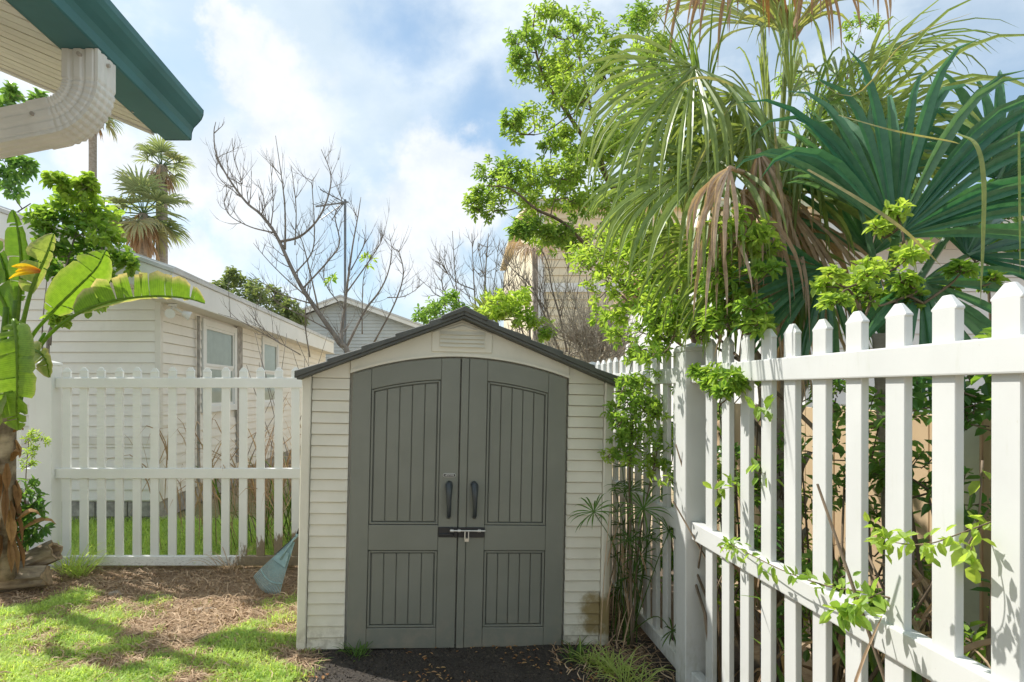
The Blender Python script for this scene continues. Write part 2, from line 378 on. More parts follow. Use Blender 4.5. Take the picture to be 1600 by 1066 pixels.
def cover(x, y):
    """how much living grass, dry straw and bare dark soil lies at a point"""
    n = fbm(x, y, 1.8, 3); n2 = fbm(x, y, 5, 9)
    soil = ss(x + (n - .5) * .55, -.98, -.72) * ss(-(y + (n - .5) * .5), -3.95, -3.7) * (x < 1.9) * ss(y + (n - .5) * .6, 2.1, 2.5)
    soil = np.maximum(soil, ss(spot(x, y, 385, 1035, .26, .16) + (n2 - .5) * .5, .15, .5) * .5)
    soil = np.maximum(soil, ss(spot(x, y, 300, 985, .30, .14) + (n2 - .5) * .5, .15, .5) * .5)
    soil = np.maximum(soil, ss(x, 1.02, 1.2) * ss(y, 3.6, 3.8) * (x < 2.2) * .7)
    lawn = ss(-y + (n - .5) * 1.5, -4.38, -4.02)
    for (u, v, rx, ry, k) in ((215, 945, .40, .26, .95), (395, 1000, .38, .20, .9), (330, 1000, .3, .15, .7), (455, 1022, .25, .14, .8), (60, 1000, .5, .3, .6)):
        lawn = np.maximum(lawn, ss(spot(x, y, u, v, rx, ry) + (n2 - .5) * .7, .12, .5) * k)
    lawn = lawn * ss(n2 + n * .35, .53, .80) * (1 - soil * .95)
    beyond = ss(y, 5.3, 5.5) * (x < -1.1) * .95
    lawn = np.where(y > 5.25, beyond, lawn) * (1 - ss(x, 1.1, 1.3) * (y > 2))
    lawn = np.where(np.hypot(x, y) > 9, .3, lawn); lawn = np.where(y < 3.0, lawn * ss(y, 1.8, 3.0) * .8 + .2 * ss(n2, .5, .6), lawn)  # out of view, grass is thinned so paler dirt bounces light to the shed
    return np.clip(lawn, 0, 1), np.clip(1 - lawn - soil, 0, 1), np.clip(soil, 0, 1)
def gz(x, y):
    d = np.exp(-((np.asarray(x, float)) ** 2 + (np.asarray(y, float) - 4) ** 2) / 120)
    return ((fbm(x, y, 1.1, 21) - .5) * .05 + (fbm(x, y, 7, 5) - .5) * .022) * d
def lin(a, b, s): return list(np.arange(a, b, s))
gx = [-900, -300, -100, -40, -20, -12, -8, -6, -5] + lin(-4.6, 3.2, .05) + [3.6, 4.5, 6, 9, 14, 25, 50, 120, 300, 900]
gy = [-900, -300, -100, -40, -15, -6, -2, 0, 1, 1.6, 2.2, 2.6] + lin(2.9, 7.4, .045) + [7.8, 8.5, 9.5, 11, 14, 20, 30, 60, 150, 400, 900]
X, Y_ = np.meshgrid(np.array(gx), np.array(gy)); Z = gz(X, Y_); c0, c1_, c2_ = cover(X, Y_)
nx, ny = len(gx), len(gy)
gv = np.stack([X.ravel(), Y_.ravel(), Z.ravel()], 1)
gf = [(j * nx + i, j * nx + i + 1, (j + 1) * nx + i + 1, (j + 1) * nx + i) for j in range(ny - 1) for i in range(nx - 1)]
me = bpy.data.meshes.new('ground'); me.from_pydata(gv.tolist(), [], gf)
ca = me.color_attributes.new('cover', 'FLOAT_COLOR', 'POINT')
ca.data.foreach_set('color', np.stack([c0.ravel(), c1_.ravel(), c2_.ravel(), np.ones(nx * ny)], 1).astype(np.float32).ravel())
me.polygons.foreach_set('use_smooth', [True] * len(me.polygons))
t = NT('ground'); a_ = t.n('ShaderNodeAttribute', attribute_name='cover'); sp = t.n('ShaderNodeSeparateColor'); t.L.new(a_.outputs['Color'], sp.inputs[0])
c = t.coord('pos'); f1 = t.noise(c, 14, 6, .7); f2 = t.noise(c, 60, 5, .7)
dirt = t.mix(t.step(f1, .3, .7), (.30, .215, .14), (.50, .40, .285))
soil_c = t.mix(t.step(f2, .35, .7), (.035, .030, .027), (.10, .085, .07))
wet = t.mix(t.step(f1, .4, .65), soil_c, (.05, .044, .040))
green = t.mix(f1, (.16, .19, .06), (.27, .27, .11))
base = t.mix(t.math('MULTIPLY', sp.outputs[0], .75), dirt, green); base = t.mix(sp.outputs[2], base, wet)
rough = t.math('SUBTRACT', .95, t.math('MULTIPLY', t.math('MULTIPLY', sp.outputs[2], t.step(t.noise(c, 3.5, 4), .45, .65)), .35))
h = t.math('ADD', t.math('MULTIPLY', f1, 1.0), t.math('MULTIPLY', f2, .5))
me.materials.append(t.pbr(base, rough, t.bump(h, .7, .03), 0, .25))
ground = bpy.data.objects.new('ground', me); COL.objects.link(ground); ground['kind'] = 'structure'; ground['label'] = 'bare yard ground of dirt, dark soil and worn lawn'
def np_mesh(name, v, quads, tris, mat, tint):
    me = bpy.data.meshes.new(name); nq, nt_ = len(quads), len(tris)
    me.vertices.add(len(v)); me.vertices.foreach_set('co', v.astype(np.float32).ravel())
    loops = np.concatenate([quads.ravel(), tris.ravel()]).astype(np.int32)
    me.loops.add(len(loops)); me.loops.foreach_set('vertex_index', loops)
    me.polygons.add(nq + nt_)
    st = np.concatenate([np.arange(nq) * 4, nq * 4 + np.arange(nt_) * 3]).astype(np.int32)
    me.polygons.foreach_set('loop_start', st)
    me.update(calc_edges=True); me.validate()
    a = me.color_attributes.new('tint', 'FLOAT_COLOR', 'POINT'); a.data.foreach_set('color', tint.astype(np.float32).ravel())
    me.materials.append(mat)
    o = bpy.data.objects.new(name, me); COL.objects.link(o); return o
def blades(name, x, y, hgt, wid, lean, mat, tr, tg, flat=0.):
    n = len(x); z = gz(x, y); az = rng.uniform(0, 2 * np.pi, n); dx, dy = np.cos(az), np.sin(az); px, py = -dy, dx
    P = np.stack([x, y, z - .004], 1); D = np.stack([dx, dy, np.zeros(n)], 1); S = np.stack([px, py, np.zeros(n)], 1); U = np.array([0, 0, 1.])
    def pt(t, side, k):
        q = P + D * (lean * hgt * (t ** 1.6))[:, None] + U * (hgt * t * (1 - flat) - hgt * lean * .45 * (1 - min(1, flat * 1.28)) * t ** 3)[:, None]
        return q + S * (wid * k * side * .5)[:, None]
    o = np.ones(n)
    v = np.stack([pt(0 * o, -1, 1), pt(0 * o, 1, 1), pt(.5 * o, -1, .9), pt(.5 * o, 1, .9), pt(.82 * o, -1, .55), pt(.82 * o, 1, .55), pt(o, 0, 0)], 1).reshape(-1, 3)
    b = np.arange(n)[:, None] * 7
    q = np.concatenate([b + np.array([[0, 1, 3, 2]]), b + np.array([[2, 3, 5, 4]])]); tr_ = b + np.array([[4, 5, 6]])
    tint = np.repeat(np.stack([tr, tg, o * 0, o], 1), 7, 0)
    return np_mesh(name, v, q, tr_, mat, tint)
def scatter(n, x0, x1, y0, y1, dens):
    x = rng.uniform(x0, x1, n); y = rng.uniform(y0, y1, n); k = rng.uniform(0, 1, n) < dens(x, y); return x[k], y[k]
# lawn in front of the fence, rougher lawn behind it
x, y = scatter(120000, -4.3, -.72, 3.0, 4.95, lambda x, y: cover(x, y)[0] ** 1.2)
n = len(x); cl_ = fbm(x, y, 4, 31)
o = blades('grass', x, y, rng.uniform(.025, .062, n) * (.6 + .9 * cl_), rng.uniform(.004, .0075, n), rng.uniform(.3, 1.5, n), M['grass'],
           np.clip(cl_ * 1.5 - .3 + rng.normal(0, .2, n), 0, 1), np.clip(rng.normal(.04, .16, n) + (fbm(x, y, 6, 44) > .6) * .2, 0, .8))
o['kind'] = 'stuff'; o['label'] = 'bright green lawn grass growing in patches'
x, y = scatter(30000, -4.6, -1.0, 5.3, 7.1, lambda x, y: .5 + .5 * fbm(x, y, 3, 8)); n = len(x)
o = blades('grass', x, y, rng.uniform(.04, .14, n), rng.uniform(.006, .011, n), rng.uniform(.3, 1.3, n), M['grass'], rng.uniform(0, 1, n), np.clip(rng.normal(.02, .1, n), 0, .5))
o['kind'] = 'stuff'; o['label'] = 'taller green grass behind the back fence'
# dry straw and dead runners lying on the dirt
x, y = scatter(90000, -4.2, 1.36, 3.05, 5.3, lambda x, y: np.clip(cover(x, y)[1] * 1.0 + .03 + .5 * ((x > .95) & (y > 3.2)) * (1 - np.clip((3.3 - y) * 2, 0, 1)) - .35 * cover(x, y)[2], 0, 1) * (.35 + .65 * ss(fbm(x, y, 3.5, 77), .35, .6))); n = len(x)
o = blades('straw', x, y, rng.uniform(.03, .12, n), rng.uniform(.004, .010, n), rng.uniform(.9, 2.2, n) , M['straw'], rng.uniform(0, 1, n), np.clip(rng.normal(.15, .4, n), 0, 1), flat=.70)
o['kind'] = 'stuff'; o['label'] = 'dry brown straw lying on the dirt'
mb = MB(); k_ = 0
while k_ < 5200:
    x_, y_ = random.uniform(-4.1, -.75) if random.random() < .8 else random.uniform(.7, 1.32), random.uniform(3.1, 5.15)
    c_ = cover(np.array([x_]), np.array([y_])); ok = c_[1][0] + .12 + .14 * c_[2][0]
    if random.random() > ok: continue
    k_ += 1; a = random.uniform(0, 6.28); l_ = random.uniform(.04, .17); mb.tint = (random.random() ** .8, max(0, random.gauss(.05, .35)), 0); z_ = float(gz(x_, y_)); arc = random.uniform(.002, .04); bend_ = random.gauss(0, .8); w_ = random.uniform(.002, .0055); prev = None
    for i in range(6):
        t_ = i / 5; aa = a + bend_ * t_; q = (x_ + math.cos(aa) * l_ * t_, y_ + math.sin(aa) * l_ * t_, z_ + .004 + arc * math.sin(math.pi * t_)); wn = w_ * (1 - .7 * t_)
        cur = (mb.V((q[0] - math.sin(aa) * wn, q[1] + math.cos(aa) * wn, q[2])), mb.V((q[0] + math.sin(aa) * wn, q[1] - math.cos(aa) * wn, q[2] + wn * .8)))
        if prev: mb.Fc(prev[0], prev[1], cur[1], cur[0])
        prev = cur
o = mb.build('dead_runners', M['straw'], kind='stuff'); o['label'] = 'curled dead grass runners littering the bare dirt'
# small fallen leaves on the dark soil
mb = MB()
for i in range(1100):
    xx, yy = (random.uniform(-.85, 1.3), random.uniform(3.05, 3.72)) if i < 850 else (random.uniform(-3.4, -.9), random.uniform(3.6, 5.1))
    if fbm(np.array([xx]), np.array([yy]), 3.2, 61)[0] + random.gauss(0, .06) + (.06 if xx > .3 else 0) < .56: continue
    mb.tint = (random.random(), random.random() * .9, 0); a = random.uniform(0, 6.28)
    mb.leaf((xx, yy, float(gz(xx, yy)) + .006), Vector((math.cos(a), math.sin(a), random.uniform(-.1, .25))), Vector((random.uniform(-.3, .3), random.uniform(-.3, .3), 1)), random.uniform(.015, .04), random.uniform(.006, .014))
o = mb.build('fallen_leaves', leafmat('fallen_leaf', (.40, .25, .10), (.55, .40, .20), dry=(.35, .13, .05), trans=.1), kind='stuff'); o['label'] = 'small tan fallen leaves scattered on dark soil'
mb = MB(); random.seed(14)
for i in range(5200):
    xx, yy = random.uniform(-1.0, 1.34), random.uniform(3.02, 3.75)
    if cover(np.array([xx]), np.array([yy]))[2][0] < .35: continue
    r_ = random.uniform(.002, .009) * (1 if random.random() < .93 else 1.8); zz = float(gz(xx, yy)); mb.tint = (random.random(), 0, 0)
    a_ = [mb.V((xx + r_ * math.cos(q + i) * random.uniform(.7, 1.3), yy + r_ * math.sin(q + i), zz - .002)) for q in (0, 2.1, 4.2)]; tp_ = mb.V((xx + random.gauss(0, r_ * .3), yy, zz + r_ * random.uniform(.6, 1.3)))
    for q in range(3): mb.Fc(a_[q], a_[(q + 1) % 3], tp_)
o = mb.build('soil_crumbs', leafmat('soil_crumb', (.03, .026, .023), (.13, .11, .09), trans=0, rough=.95, spec=.1), kind='stuff'); o['label'] = 'dark crumbs of soil and mulch before the shed doors'
def mound(name, u, v, rx, ry, hz, label, seed):
    random.seed(seed); cx, cy = gp(u, v); mb = MB(); n = 12; rings = []
    for k, (s, zz) in enumerate(((1, -.02), (1.0, .3), (.8, .85), (.4, 1.0))):
        rings.append([mb.V((cx + rx * s * math.cos(i / n * 6.283) * random.uniform(.75, 1.1), cy + ry * s * math.sin(i / n * 6.283) * random.uniform(.75, 1.1), float(gz(cx, cy)) + hz * zz + random.uniform(-.1, .1) * hz)) for i in range(n)])
    for a, b in zip(rings, rings[1:]):
        for i in range(n): mb.Fc(a[i], a[(i+1) % n], b[(i+1) % n], b[i])
    mb.Fc(*rings[-1]); return tag(mb.build(name, M['stone'], bevel=0), label, 'stone', 'flat stones in the dirt')
mound('stone', 180, 930, .055, .04, .035, 'small brown stone lying on the dirt nearest the log', 3)
mound('stone', 252, 930, .085, .04, .016, 'flat grey brown stone sunk in dirt beside the grass patch', 5)
mound('stone', 318, 953, .10, .05, .018, 'pale flat stone in dirt between lawn and rake', 8)

# ------------------------------------------------------------------ storage shed
shed = thing('garden_shed', 'beige plastic storage shed with grey double doors and dark roof', 'shed', (.0867, 3.64, -.012), (0, R(1.25), R(4)))
def rtop(x): return 2.165 - .40 * abs(x)          # top of the roof line
def under(x): return rtop(x) - .047
mb = MB(); mb.prism([(-.99, 0), (.99, 0), (.99, under(.99) - .01), (0, under(0) - .01), (-.99, under(.99) - .01)], .035, 1.36); mb.build('wall', M['shed_wall'], shed)
lap = MB(); lap.prism([(.036, 0), (-.010, 0), (.003, .0685), (.036, .0685)], -.12, .12, 'x'); lap_me = lap.mesh('siding_board', M['shed_wall'], bevel=.0025)
def sboard(x0, x1, z0, z1, name='siding_board'):
    mb = MB(); mb.prism([(.036, z0), (-.010, z0), (.003, z1), (.036, z1)], x0, x1, 'x'); return mb.build(name, M['shed_wall'], shed, bevel=.0025)
for s in (-1, 1):
    a, b = (s * .708, s * .944) if s > 0 else (s * .944, s * .708)
    sboard(a, b, .005, .075)
    for k in range(23): sboard(a, b, .079 + k * .0715, .079 + k * .0715 + .069)
    z0 = .079 + 23 * .0715
    mb = MB(); mb.prism([(s * .708, z0), (s * .944, z0), (s * .944, under(.944) - .003), (s * .708, under(.708) - .003)], -.006, .036); mb.build('gable_filler', M['shed_wall'], shed, bevel=.002)
    mb = MB(); mb.prism([(s * .947, 0), (s * 1.005, 0), (s * 1.005, under(1.005) - .003), (s * .947, under(.947) - .003)], -.024, .045); mb.build('corner_post', M['shed_wall'], shed, bevel=.006)
    for k in range(24):   # side walls, lapped the same way
        mb = MB(); z0 = .01 + k * .0715
        mb.prism([(s * .99, z0), (s * 1.006, z0), (s * .994, z0 + .069), (s * .99, z0 + .069)], .047, 1.36); mb.build('siding_board', M['shed_wall'], shed)
def dtop(x): return 1.872 - .118 * (x / .692) ** 2
xs = [-.705 + 1.41 * i / 24 for i in range(25)]
mb = MB(); mb.prism([(x, dtop(x) + .013) for x in xs] + [(.705, under(.705) - .004), (0, under(0) - .004), (-.705, under(.705) - .004)], -.020, .034); mb.build('header_panel', M['shed_wall'], shed, bevel=.003)
mb = MB()
for a, b in zip(xs, xs[1:]): mb.prism([(a, dtop(a) + .006), (b, dtop(b) + .006), (b, dtop(b) + .024), (a, dtop(a) + .024)], -.030, -.019)
mb.build('arch_trim', M['shed_wall'], shed)
mb = MB(); mb.prism([(-.195, 1.905), (.195, 1.905), (.195, 2.03), (0, 2.098), (-.195, 2.03)], -.030, -.018); vent = mb.build('gable_vent', M['shed_wall'], shed, bevel=.004)
for z, w in ((1.942, .145), (1.968, .145), (1.994, .145), (2.020, .145)):
    mb = MB(); mb.prism([(-.030, z), (-.046, z - .004), (-.031, z + .020)], -w, w, 'x'); mb.build('louver', M['shed_wall'], vent)
mb = MB(); mb.prism([(-.10, 2.046), (.10, 2.046), (0, 2.078)], -.040, -.029); mb.build('louver', M['shed_wall'], vent, bevel=.003)
for s in (-1, 1):
    top = [(0, rtop(0))]; nC = 5; L_ = 1.035
    rf = MB()
    for k in range(nC):            # shingle courses, each lower edge standing proud of the next
        x0 = L_ * k / nC; x1 = L_ * (k + 1) / nC + (.0 if k == nC - 1 else .012)
        p = [(s * x0, rtop(x0) - .034), (s * x0, rtop(x0) - .006), (s * x1, rtop(x1) + .010), (s * x1, rtop(x1) - .036)]
        mb = MB(); mb.prism(p if s > 0 else p[::-1], -.13 + .002 * k, 1.50 - .002 * k); mb.build('roof_course', M['shed_roof'], shed, bevel=.004)
    p = [(s * .0, rtop(0) - .05), (s * 1.02, rtop(1.02) - .05), (s * 1.02, rtop(1.02) - .037), (0, rtop(0) - .037)]
    mb = MB(); mb.prism(p, -.118, 1.49); mb.build('roof_deck', M['shed_roof'], shed)
mb = MB(); mb.prism([(-.145, rtop(.145) - .012), (0, rtop(0) - .012), (.145, rtop(.145) - .012), (.145, rtop(.145) + .014), (0, rtop(0) + .022), (-.145, rtop(.145) + .014)], -.140, 1.51); mb.build('ridge_cap', M['shed_roof'], shed, bevel=.004)
def ptop(x): return 1.732 - .235 * x * x
doors = []
for s in (-1, 1):
    d = MB(); xs2 = [s * (.004 + .688 * i / 14) for i in range(15)]
    d.prism([(xs2[0], .012), (xs2[-1], .012)] + [(x, dtop(x) - .004) for x in xs2[::-1]], .004, .034); door = d.build('door', M['shed_door'], shed); doors.append(door)
    def panel(nm, x0, x1, z0, zt, y0, bevel=.003, steps=8):
        x0, x1 = min(x0, x1), max(x0, x1)
        xs3 = [x0 + (x1 - x0) * i / steps for i in range(steps + 1)]
        zf = zt if callable(zt) else (lambda x: zt)
        zb = z0 if callable(z0) else (lambda x: z0)
        m = MB(); m.prism([(x, zb(x)) for x in xs3] + [(x, zf(x)) for x in xs3[::-1]], y0, .005); return m.build(nm, M['shed_door'], door, bevel=bevel)
    inner = .128 if s < 0 else .171
    top_ = lambda x: dtop(x) - .004
    panel('stile', s * .571, s * .690, .012, top_, -.022)
    if s < 0: panel('stile', s * .006, s * (inner - .001), .012, top_, -.022)
    else: panel('overlap_strip', .002, .050, .012, top_, -.027); panel('stile', .0525, inner - .001, .012, top_, -.022)
    xa, xb = s * inner, s * .570
    panel('rail', xa, xb, ptop, top_, -.0215, steps=10)
    panel('rail', xa, xb, .636, .797, -.0215); panel('rail', xa, xb, .012, .14, -.0215)
    for (za, zt) in ((.797, ptop), (.14, .636)):
        lo, hi = min(xa, xb), max(xa, xb); e = .016; m = MB()          # raised moulding around the planks
        zf = zt if callable(zt) else (lambda x: zt)
        m.box(lo + .003, lo + e, -.017, .005, za + .004, zf(lo + e) - .006); m.box(hi - e, hi - .003, -.017, .005, za + .004, zf(hi - e) - .006)
        m.box(lo + e, hi - e, -.017, .005, za + .004, za + e)
        xs3 = [lo + e + (hi - lo - 2 * e) * i / 10 for i in range(11)]
        m.prism([(x, zf(x) - e) for x in xs3] + [(x, zf(x) - .004) for x in xs3[::-1]], -.017, .005); m.build('panel_moulding', M['shed_door'], door, bevel=.002)
        lo += e + .005; hi -= e + .005; w = (hi - lo) / 5
        for k in range(5):
            panel('plank', lo + k * w + .002, lo + (k + 1) * w - .002, za + e + .005, (lambda x, zf=zf: zf(x) - e - .005), -.010, bevel=.003, steps=3)
    hx = -.066 if s < 0 else .099
    m = MB(); m.tube([(hx - .004 * s, -.020, 1.062), (hx, -.048, 1.055), (hx, -.066, 1.02), (hx, -.068, .97), (hx + .003, -.060, .91), (hx + .004, -.045, .865), (hx + .004, -.020, .850)],
                     [.022, .024, .020, .016, .014, .013, .013], 10)
    m.build('handle', M['handle'], door, smooth=True)
m = MB(); m.box(-.127, -.030, -.030, -.0215, .722, .787); m.box(-.127, -.030, -.038, -.029, .734, .748); m.box(.0005, .170, -.034, -.0275, .722, .787); m.box(-.029, -.0005, -.033, -.022, .722, .787)
hasp = m.build('latch', M['black_plastic'], shed, bevel=.003)
m = MB(); m.tube([(-.054, -.047, .768), (.172, -.047, .768)], .0055, 10); m.tube([(-.054, -.047, .768), (-.030, -.047, .768)], .0085, 10); m.tube([(.125, -.047, .768), (.145, -.047, .768)], .009, 10); m.tube([(-.004, -.047, .768), (.014, -.047, .768)], .009, 10)
for xx in (-.042, .004, .135): m.box(xx - .007, xx + .007, -.045, -.034, .760, .776)
m.build('bolt', M['silver'], hasp, smooth=False)
m = MB(); m.tube([(.042, -.050, .764), (.042, -.054, .715), (.047, -.055, .709), (.060, -.055, .709), (.065, -.054, .715), (.065, -.050, .764)], .0045, 8); m.box(.040, .067, -.060, -.052, .703, .722); m.build('padlock_staple', M['silver'], hasp)
def pill(w, h, y0, y1):
    pts = []
    for i in range(9): a = -math.pi / 2 + math.pi * i / 8; pts.append((w / 2 - h / 2 + math.cos(a) * h / 2, math.sin(a) * h / 2))
    for i in range(9): a = math.pi / 2 + math.pi * i / 8; pts.append((-w / 2 + h / 2 + math.cos(a) * h / 2, math.sin(a) * h / 2))
    return [(x - .063, z + 1.118) for x, z in pts]
m = MB(); m.prism(pill(.082, .023, 0, 0), -.0255, -.021); bd = m.build('badge', M['badge_light'], doors[0])
m = MB(); m.prism(pill(.078, .019, 0, 0), -.0268, -.0254); m.build('badge_field', M['badge_dark'], bd)
fc = bpy.data.curves.new('badge_lettering', 'FONT'); fc.body = 'LIFETIME'; fc.size = .0165; fc.align_x = 'CENTER'; fc.align_y = 'CENTER'; fc.extrude = .0006; fc.space_character = .95
_tmp = bpy.data.objects.new('tmp_text', fc); COL.objects.link(_tmp); bpy.context.view_layer.update()
tm_ = bpy.data.meshes.new_from_object(_tmp.evaluated_get(bpy.context.evaluated_depsgraph_get())); bpy.data.objects.remove(_tmp); bpy.data.curves.remove(fc)
tm_.materials.clear(); tm_.materials.append(M['badge_light'])
fo = bpy.data.objects.new('badge_lettering', tm_); COL.objects.link(fo); fo.parent = bd; fo.location = (-.063, -.0275, 1.118); fo.rotation_euler = (R(90), 0, 0)

# ------------------------------------------------------------------ white picket fences
def picket_mesh(name, h, mat, wx, wy, k):
    mb = MB(); a, b = wx / 2, wy / 2; zt = h - .042
    lo = [mb.V(p) for p in ((-a, -b, 0), (a, -b, 0), (a, b, 0), (-a, b, 0))]; md = [mb.V((x, y, zt)) for x, y in ((-a, -b), (a, -b), (a, b), (-a, b))]
    ms = [mb.V((x * 1.04, y * 1.1, zt + .001)) for x, y in ((-a, -b), (a, -b), (a, b), (-a, b))]
    m2 = [mb.V((x * 1.04, y * 1.1, zt + .007)) for x, y in ((-a, -b), (a, -b), (a, b), (-a, b))]
    ka, kb = (.34, .45) if wx > wy else (.45, .34)
    tp = [mb.V((x * ka, y * kb, h)) for x, y in ((-a, -b), (a, -b), (a, b), (-a, b))]
    mb.Fc(*lo[::-1]); mb.Fc(*tp)
    for r0, r1 in ((lo, md), (md, ms), (ms, m2), (m2, tp)):
        for i in range(4): mb.Fc(r0[i], r0[(i+1) % 4], r1[(i+1) % 4], r1[i])
    return mb.mesh(name, mat, bevel=.0025)
bf = thing('picket_fence', 'white three-rail vinyl picket fence, mossy near the shed', 'fence', (-1.2, 5.21, 0))
pm = picket_mesh('picket', 1.81, M['vinyl_back'], .073, .024, 0)
for k in range(30):
    inst('picket', pm, bf, (-3.459 + k * .1627, 5.212, .05 + random.uniform(-.004, .004)), (0, R(random.uniform(-.25, .25)), 0))
for k in range(8): inst('picket', pm, bf, (-3.76 - k * .1627, 5.212, .05))
for (z0, z1) in ((.04, .125), (.84, .932), (1.672, 1.765)):
    mb = MB(); mb.box(-3.548, 1.30, 5.185, 5.239, z0, z1); mb.build('rail', M['vinyl_back'], bf, bevel=.004)
    mb = MB(); mb.box(-5.2, -3.692, 5.185, 5.239, z0, z1); mb.build('rail', M['vinyl_back'], bf, bevel=.004)
def post(par, x, y, w, h, mat):
    mb = MB(); a = w / 2; mb.box(x - a, x + a, y - a, y + a, -.05, h - .05); o = mb.build('post', mat, par, bevel=.004)
    mb = MB(); b = a + .006; lo = [(x-b, y-b), (x+b, y-b), (x+b, y+b), (x-b, y+b)]
    A = [mb.V((p[0], p[1], h - .052)) for p in lo]; B = [mb.V((p[0], p[1], h - .028)) for p in lo]; T = mb.V((x, y, h))
    mb.Fc(*A[::-1])
    for i in range(4): mb.Fc(A[i], A[(i+1) % 4], B[(i+1) % 4], B[i]); mb.Fc(B[i], B[(i+1) % 4], T)
    mb.build('post_cap', mat, o, bevel=.003)
post(bf, -3.62, 5.212, .143, 1.93, M['vinyl_back'])
sf = thing('picket_fence', 'tall white vinyl picket fence on the right, dappled with leaf shadows', 'fence', (1.38, 3.1, 0))
pr = picket_mesh('picket', 1.86, M['vinyl'], .024, .073, 0)
ys = [1.376 + .169 * k for k in range(-5, 10)] + [3.30 + .169 * k for k in range(11)]
for y in ys: inst('picket', pr, sf, (1.382, y, .05 + random.uniform(-.003, .003)), (R(random.uniform(-.2, .2)), 0, 0))
for (z0, z1) in ((.035, .125), (.843, .937), (1.690, 1.780)):
    for (a, b) in ((.4, 3.068), (3.201, 5.10)):
        mb = MB(); mb.box(1.354, 1.410, a, b, z0, z1); mb.build('rail', M['vinyl'], sf, bevel=.005, segs=2)
post(sf, 1.39, 3.135, .131, 1.915, M['vinyl']); post(sf, 1.39, 5.21, .131, 1.915, M['vinyl']); post(sf, 1.39, .36, .131, 1.915, M['vinyl'])

# ------------------------------------------------------------------ beige house beyond the back fence
nh = thing('house', 'beige vinyl-sided house with white fascia behind the back fence', 'house', (-3.49, 7, 0))
HX, HY, HL = -3.49, 7.0, 17.0
rk = lambda x: 3.02 + .35 * (-3.19 - x)
mb = MB(); mb.box(HX - 8, HX - .03, HY + .03, HL, .02, .27); mb.build('foundation', M['foundation'], nh)
fb = MB(); fb.box(0, .39, 0, .02, 0, .18); fbm_ = fb.mesh('concrete_block', M['foundation'], bevel=.006)
for r in range(1):
    for k in range(9): inst('concrete_block', fbm_, nh, (HX - .40 - k * .402, HY + .006, .08))
    for k in range(24): inst('concrete_block', fbm_, nh, (HX - .022, HY + .04 + k * .402, .08), (0, 0, R(90)))
mb = MB(); mb.prism([(HX - 8, .27), (HX - .02, .27), (HX - .02, 2.77), (HX - .02 - 1, rk(HX - 1.0) - .1), (HX - 4.2, rk(HX - 4.2) - .1), (HX - 8, 2.77)], HY + .02, HY + .2); mb.build('gable_wall', M['beige_siding'], nh)
WIN = ((8.22, 9.57), (10.95, 12.05))
z = .29; kk = 0
while z < 4.2:
    x0 = max(HX - 8, -9); x1 = HX - .055
    if z > 2.70: x1 = min(x1, -3.19 - (z + .13 - 3.0) / .35 - .05) if z + .13 > 2.98 else x1
    zz = z + (.02 if .95 < z < 1.2 else 0)
    mb = MB(); mb.prism([(HY + .02, z), (HY - .012, z), (HY + .006, z + .128), (HY + .02, z + .128)], x0, x1, 'x'); mb.build('siding_board', M['beige_siding'], nh)
    z += .131
mb = MB(); mb.box(HX - 8, HX - .055, HY - .022, HY + .018, .985, 1.06); mb.build('belt_trim', M['beige_trim'], nh)
z = .29
def side_segments(z0, z1):
    segs = [(HY + .06, HL)]
    for a, b in WIN:
        if z1 > 1.30 and z0 < 2.735:
            out = []
            for s0, s1 in segs:
                if a > s0 and b < s1: out += [(s0, a - .02), (b + .02, s1)]
                else: out.append((s0, s1))
            segs = out
    return segs
while z < 2.72:
    for a, b in side_segments(z, z + .13):
        mb = MB(); mb.prism([(HX - .02, z), (HX + .012, z), (HX - .006, z + .128), (HX - .02, z + .128)], a, b); mb.build('siding_board', M['beige_siding'], nh)
    z += .131
mb = MB(); mb.box(HX - .2, HX - .021, HY + .2, HL, .27, 2.75); mb.build('side_wall', M['beige_siding'], nh)
mb = MB(); mb.box(HX - .055, HX + .014, HY - .016, HY + .06, .27, 2.75); mb.build('corner_trim', M['beige_trim'], nh, bevel=.004)
for a, b in WIN:
    zb, zt = 1.32, 2.70; x0 = HX + .03
    w = MB(); e = .10
    w.box(HX - .01, x0, a, a + e, zb, zt); w.box(HX - .01, x0, b - e, b, zb, zt); w.box(HX - .01, x0, a + e, b - e, zt - e, zt); w.box(HX - .01, x0, a + e, b - e, zb, zb + e)
    win = w.build('window', M['white_trim'], nh, bevel=.004)
    s_ = MB(); i0, i1, j0, j1 = a + e, b - e, zb + e, zt - e; jm = (j0 + j1) / 2
    for (p, q) in ((j0, jm), (jm, j1)):
        d_ = .0 if p == jm else -.012
        s_.box(HX - .004 + d_, HX + .015 + d_, i0, i0 + .045, p, q); s_.box(HX - .004 + d_, HX + .015 + d_, i1 - .045, i1, p, q)
        s_.box(HX - .004 + d_, HX + .015 + d_, i0 + .045, i1 - .045, q - .04, q); s_.box(HX - .004 + d_, HX + .015 + d_, i0 + .045, i1 - .045, p, p + .04)
    s_.build('sash', M['white_trim'], win)
    g = MB(); g.poly([(HX - .002, i0 + .046, j0 + .041), (HX - .002, i1 - .046, j0 + .041), (HX - .002, i1 - .046, j1 - .041), (HX - .002, i0 + .046, j1 - .041)]); g.build('pane', M['glass'], win)
    for k in range(22):
        bb = MB(); zz = j0 + .03 + k * (j1 - j0 - .05) / 22; bb.prism([(HX - .017, zz), (HX - .0155, zz), (HX - .0065, zz + .056), (HX - .008, zz + .056)], i0 + .02, i1 - .02); bb.build('blind_slat', M['blind'], win)
    sh = MB(); sh.box(HX + .004, HX + .03, b + .0015, b + .26, zb - .9, zt + .03); sh.build('grey_strip', M['foundation'], nh) if a < 9 else None  # flat grey upright strip beside the first window only
